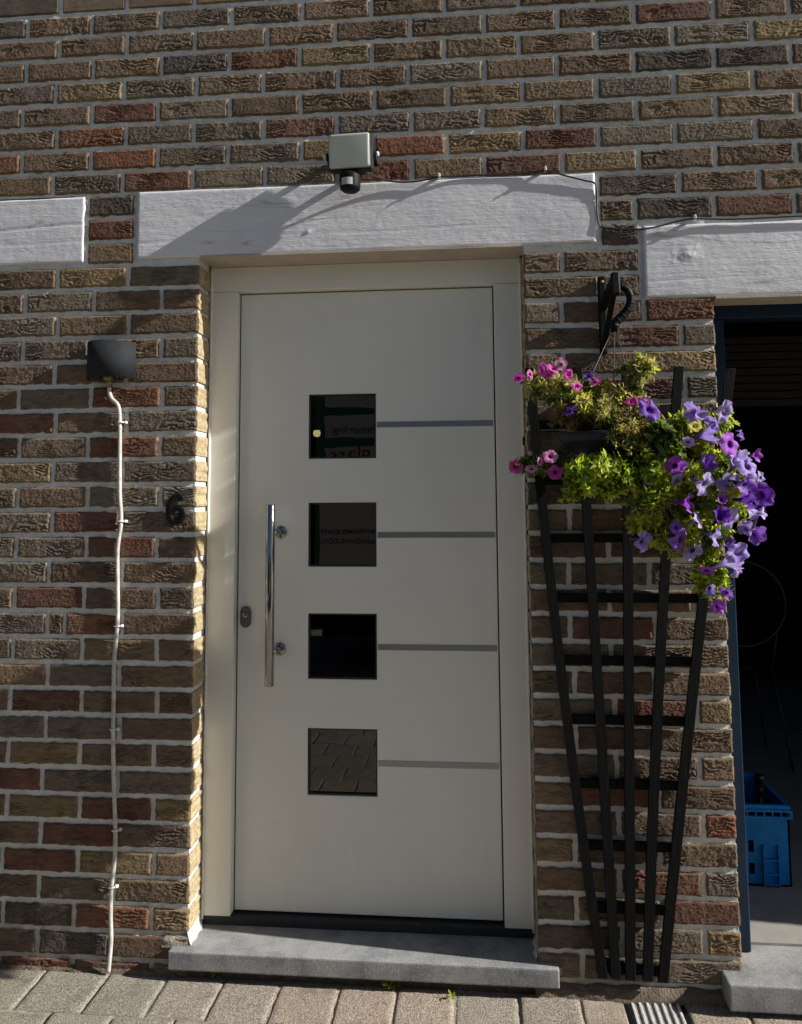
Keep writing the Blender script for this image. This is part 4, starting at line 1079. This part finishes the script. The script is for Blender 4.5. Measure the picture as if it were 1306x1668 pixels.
# front with two grip slots on the left, sides, back, floor
hx0, hx1 = 1.671, 1.688
def wallseg(x0, x1, z0, z1): add_box(bm, x0, x1, CY0, CY0 + t, z0, z1)
wallseg(CX0, hx0, CZ0, 0.30); wallseg(hx1, CX1, CZ0, 0.30)
wallseg(hx0, hx1, CZ0, 0.123); wallseg(hx0, hx1, 0.158, 0.190); wallseg(hx0, hx1, 0.227, 0.30)
add_box(bm, CX0, CX1, CY0, CY1, CZ0, CZ0 + t); add_box(bm, CX0, CX1, CY1 - t, CY1, CZ0, 0.33)
add_box(bm, CX0, CX0 + t, CY0, CY1, CZ0, 0.33); add_box(bm, CX1 - t, CX1, CY0, CY1, CZ0, 0.33)
from_bm('crate_body', bm, M_CRATE, cr)
bm = bmesh.new()
for z in (0.298, 0.318): add_box(bm, CX0 - .008, CX1 + .008, CY0 - 0.010, CY0 + 0.002, z, z + 0.006)
for k in range(9): add_box(bm, CX0 + k * 0.026, CX0 + k * 0.026 + 0.004, CY0 - 0.009, CY0 + 0.001, 0.303, 0.319)
add_box(bm, CX1, CX1 + .009, CY0 - .009, CY1 + .009, 0.298, 0.324); add_box(bm, CX0 - .004, CX1 + .004, CY0 - .004, CY0 + .008, 0.322, 0.337)
add_box(bm, CX0 - .004, CX1 + .004, CY1 - .008, CY1 + .004, 0.322, 0.337); add_box(bm, CX1 - .008, CX1 + .004, CY0, CY1, 0.322, 0.337)
from_bm('crate_rim', bm, M_CRATE, cr)
bm = bmesh.new()
for x in (1.712, 1.758): add_box(bm, x, x + 0.005, CY0 - 0.012, CY0 + 0.001, 0.092, 0.215)
for z in (0.094, 0.125, 0.168): add_box(bm, 1.712, 1.763, CY0 - 0.010, CY0 + 0.001, z, z + 0.005)
from_bm('crate_ribs', bm, M_CRATE, cr)
for (x, y) in ((1.747, 0.555), (1.668, 0.64)):
    bm = bmesh.new(); lathe(bm, [(0.0005, 0.0), (0.034, 0.0), (0.036, 0.006), (0.036, 0.17), (0.03, 0.2), (0.014, 0.225), (0.0125, 0.29), (0.0145, 0.292), (0.0145, 0.302), (0.0005, 0.303)], (x, y, 0.0955), 20)
    b_ = from_bm('bottle', bm, M_BOTTLE, None, True)
    tag(b_, 'dark glass bottle nearest the front of the blue crate' if y < .6 else 'dark glass bottle further back in the blue crate', 'bottle', 'bottles in the blue crate')
ch = empty('round_back_chair', (2.02, 1.55, 0.088)); tag(ch, 'thin dark metal chair with a round wire back inside the dark garage', 'chair')
bm = bmesh.new(); add_tube(bm, [(2.02 + 0.19 * cos(a), 1.55 - 0.02, 0.83 + 0.19 * sin(a)) for a in [2 * pi * k / 36 for k in range(37)]], 0.005, 8); from_bm('wire_back', bm, M_WIRE, ch, True)
bm = bmesh.new(); lathe(bm, [(0.0005, 0.0), (0.185, 0), (0.19, 0.01), (0.185, 0.02), (0.0005, 0.022)], (2.02, 1.72, 0.53), 28); from_bm('seat', bm, M_BLACK, ch, True)
for sx in (-1, 1):
    for y in (1.6, 1.86): tube('leg', [(2.02 + sx * 0.14, y, 0.535), (2.02 + sx * 0.2, y + (y - 1.73) * .3, 0.0885)], 0.006, M_WIRE, ch, 8)
    tube('back_post', [(2.02 + sx * 0.13, 1.56, 0.54), (2.02 + sx * 0.15, 1.535, 0.71)], 0.005, M_WIRE, ch, 8)
rp = empty('ribbed_panel', (1.9, 1.25, 1.7)); tag(rp, 'grey ribbed roller shutter panel hanging inside the dark garage doorway', 'shutter')
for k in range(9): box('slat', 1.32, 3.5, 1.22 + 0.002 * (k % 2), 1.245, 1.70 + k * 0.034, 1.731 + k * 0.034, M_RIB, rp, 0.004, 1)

# ------------------------------------------------------------------ drain grate
dg_ = empty('drain_grate', (1.265, -0.06, 0.0)); tag(dg_, 'galvanised slotted drain grate in the paving below the trellis', 'drain')
box('drain_channel', 1.192, 1.341, -0.178, 0.0, -0.05, -0.036, M_BLACK, dg_)
bm = bmesh.new(); add_box(bm, 1.190, 1.199, -0.178, -0.002, -0.05, -0.001); add_box(bm, 1.3335, 1.3425, -0.178, -0.002, -0.05, -0.001); add_box(bm, 1.199, 1.3335, -0.178, -0.170, -0.05, -0.001); add_box(bm, 1.199, 1.3335, -0.006, -0.002, -0.05, -0.001)
from_bm('drain_frame', bm, M_BLACK, dg_)
for k in range(7):
    x = 1.206 + k * 0.0195
    box('grate_bar', x, x + 0.0075, -0.167, -0.010, -0.02, 0.001, M_GALV, dg_, 0.0015, 1)
box('grate_bar', 1.2138, 1.323, -0.0095, -0.0066, -0.02, 0.0, M_GALV, dg_)

# ------------------------------------------------------------------ small weeds in the joints
def weed(p, n, ln, wd, label):
    vs, fs, ts = [], [], []
    for k in range(n): leaf_tuft(vs, fs, ts, Vector(p) + Vector((uni(-.008, .008), uni(-.004, .004), uni(0.002, .016))), Vector((uni(-.4, .4), -.5, .8)), 5, ln, wd, DEEP + FRESH[:2])
    tag(from_data('weed', vs, fs, M_LEAF, None, True, ts), label, 'weed', 'weeds in the paving joints')
weed((0.565, -0.012, 0.004), 4, 0.022, 0.013, 'small green weed growing under the middle of the door step')
weed((0.742, -0.045, 0.004), 2, 0.013, 0.007, 'tiny weed at a paver joint under the right half of the door step')
weed((0.075, -0.006, 0.004), 3, 0.016, 0.009, 'small weed in the shadow under the left end of the door step')
weed((-0.335, -0.012, 0.002), 2, 0.007, 0.004, 'tiny weed at the foot of the wall left of the cable')

# ------------------------------------------------------------------ parked van across the lane (mirrored in the door panes)
M_VWHITE = plain('van_white_paint', (0.8, 0.8, 0.81), 0.35, var=0.05, nscale=4, coat=0.3)
M_VGREEN = plain('van_green_paint', (0.015, 0.22, 0.14), 0.35, var=0.08, nscale=4, coat=0.3)
M_TBLUE = plain('sign_blue', (0.02, 0.06, 0.30), 0.5); M_TRED = plain('sign_red', (0.35, 0.02, 0.05), 0.5); M_TDARK = plain('sign_dark', (0.03, 0.035, 0.04), 0.5)
VY = -3.5
van = empty('parked_van', (1.6, VY - 0.9, 0.0)); tag(van, 'green and white lettered van parked across the lane, mirrored in the door panes', 'van')
VX0, VX1 = -0.42, 3.6
bm = bmesh.new(); add_box(bm, VX0, VX1, VY - 1.8, VY, 0.42, 2.25, 0.09, 4); from_bm('cargo_body', bm, M_VGREEN, van)
bm = bmesh.new(); add_box(bm, VX1 + .01, VX1 + 1.3, VY - 1.76, VY - 0.04, 0.42, 1.95, 0.16, 4); from_bm('cab', bm, M_VGREEN, van)
box('side_window', VX1 + 0.15, VX1 + 0.95, VY - 0.05, VY - 0.03, 1.25, 1.8, M_VGLASS, van)
box('sill', VX0 + 0.05, VX1 + 1.2, VY - 1.7, VY - 0.1, 0.26, 0.42, M_BLACK, van)
def sign(x0, x1, z0, z1, texts):
    s_ = box('sign_panel', x0, x1, VY + 0.0005, VY + 0.006, z0, z1, M_VWHITE, van, 0.002, 1)
    for (body, size, xe, z, mat) in texts:
        me = text_mesh(body, size, 0.0008); xs_ = [v.co.x for v in me.vertices]; me.materials.clear(); me.materials.append(mat)
        o = link('lettering', me, s_); me.transform(Matrix.Translation((-max(xs_), 0, 0)))
        o.rotation_euler = (pi / 2, 0, pi); o.location = (xe, VY + 0.0075, z)
sign(-0.33, 1.5, 1.775, 1.948, [('Kömmerling', 0.088, -0.268, 1.812, M_TBLUE)])
sign(-0.33, 1.5, 2.01, 2.14, [])
sign(-0.33, 1.5, 1.44, 1.708, [('glass', 0.17, -0.285, 1.60, M_TRED)])
sign(-0.37, 2.4, 0.62, 1.30, [('windows.com', 0.078, -0.352, 1.043, M_TDARK), ('windows.com', 0.078, -0.362, 0.965, M_TDARK)])
for x in (0.75, 4.1):
    for y in (VY - 0.22, VY - 1.58):
        bm = bmesh.new(); lathe(bm, [(0.2, -0.11), (0.31, -0.11), (0.33, -0.07), (0.33, 0.07), (0.31, 0.11), (0.2, 0.11)], (x, y, 0.33), 32, 'y'); wh = from_bm('wheel', bm, M_RUBBER, van, True)
        bm = bmesh.new(); lathe(bm, [(0.0005, 0.06), (0.08, 0.07), (0.19, 0.05), (0.205, 0.09), (0.205, -0.09), (0.0005, -0.09)], (x, y, 0.33), 28, 'y'); from_bm('rim', bm, M_GALV, wh, True)
box('tail_light', VX0 - 0.012, VX0 + 0.02, VY - 0.2, VY - 0.095, 0.9, 1.25, M_TRED, van, 0.004, 1)
box('bumper', VX0 - 0.06, VX0 + 0.05, VY - 1.72, VY - 0.08, 0.38, 0.52, M_BLACK, van, 0.02, 2)
# house fronts on the other side of the lane
oh = empty('opposite_house', (0, -8.5, 0)); tag(oh, 'dark brick house front on the far side of the lane, only mirrored in the panes', 'house')
M_OPP = plain('far_brick', (0.16, 0.11, 0.085), 0.9, var=0.3, nscale=3)
box('wall', -9, 9, -9.5, -8.5, 0, 3.6, M_OPP, oh)
for x in (-5, -2.2, 0.8, 3.6, 6.2): box('window', x, x + 1.1, -8.5, -8.47, 1.0, 2.3, M_VGLASS, oh)

# ------------------------------------------------------------------ unseen black bin added to darken a pane reflection, and the hall lamp that glows through the top pane
bn = empty('added_dark_bin', (-0.75, -5.8, 0.0)); tag(bn, 'black wheeled rubbish bin added behind the van to darken the reflection in the panes', 'bin')
bm = bmesh.new(); rg = []
for z, w, d in ((0.06, 0.22, 0.24), (0.5, 0.25, 0.28), (0.98, 0.285, 0.33), (1.0, 0.30, 0.345)):
    rg.append([bm.verts.new((-0.75 + sx * w, -5.8 + sy * d, z)) for sx, sy in ((-1, -1), (1, -1), (1, 1), (-1, 1))])
for a, b in zip(rg, rg[1:]):
    for q in range(4): bm.faces.new((a[q], a[(q + 1) % 4], b[(q + 1) % 4], b[q]))
bm.faces.new(rg[0]); bm.faces.new(rg[-1]); from_bm('added_bin_body', bm, M_BLACK, bn)
bm = bmesh.new(); add_box(bm, -1.06, -0.44, -6.16, -5.43, 1.002, 1.05, 0.02, 2); from_bm('lid', bm, M_BLACK, bn)
tube('handle', [(-1.02, -6.21, 0.98), (-0.48, -6.21, 0.98)], 0.015, M_BLACK, bn, 10)
for x in (-0.99, -0.51):
    bm = bmesh.new(); lathe(bm, [(0.0005, -0.025), (0.09, -0.025), (0.1, -0.015), (0.1, 0.015), (0.09, 0.025), (0.0005, 0.025)], (x, -6.03, 0.1), 20, 'x'); from_bm('wheel', bm, M_RUBBER, bn, True)
m, nt, b, o = newmat('warm_bulb'); b.inputs['Base Color'].default_value = (1, 0.8, 0.5, 1)
b.inputs['Emission Color'].default_value = (1.0, 0.62, 0.28, 1); b.inputs['Emission Strength'].default_value = 6.0; M_BULB = m
hl = empty('hallway_lamp', (0.1215, 1.2, 1.59)); tag(hl, 'small warm lit lamp in the dark hallway, glowing through the top door pane', 'lamp')
bm = bmesh.new(); lathe(bm, [(0.0005, -0.016), (0.012, -0.013), (0.017, 0.0), (0.013, 0.014), (0.008, 0.022), (0.0005, 0.023)], (0.1215, 1.2, 1.6086), 20); from_bm('bulb', bm, M_BULB, hl, True)
bm = bmesh.new(); lathe(bm, [(0.006, 0.075), (0.02, 0.072), (0.06, 0.012), (0.058, 0.010), (0.018, 0.068)], (0.1215, 1.2, 1.6086), 24); from_bm('lamp_shade', bm, M_BLACK, hl, True)
tube('lamp_cord', [(0.1215, 1.2, 1.6086 + 0.072), (0.1215, 1.2, 2.895)], 0.003, M_BLACK, hl, 6)

gv, gf_ = [], []
for k in range(420):                                  # grit and crumbs of mortar along the wall foot and in the joints
    x = uni(-0.72, 1.75); y = -abs(random.gauss(0, 0.03)) - 0.004 if rnd() < 0.7 else uni(-0.36, -0.02)
    if 1.18 < x < 1.35 and y > -0.18: continue
    r = uni(0.0006, 0.0019); b = len(gv); a = rnd() * 3
    for q in range(3): gv.append((x + r * cos(a + q * 2.09), y + r * sin(a + q * 2.09), 0.0002))
    gv.append((x, y, 0.0002 + r * 1.2)); gf_ += [(b, b + 1, b + 3), (b + 1, b + 2, b + 3), (b + 2, b, b + 3)]
tag(from_data('grit', gv, gf_, M_HAUNCH2), 'fine grit and mortar crumbs lying along the foot of the wall', 'grit', kind='stuff')
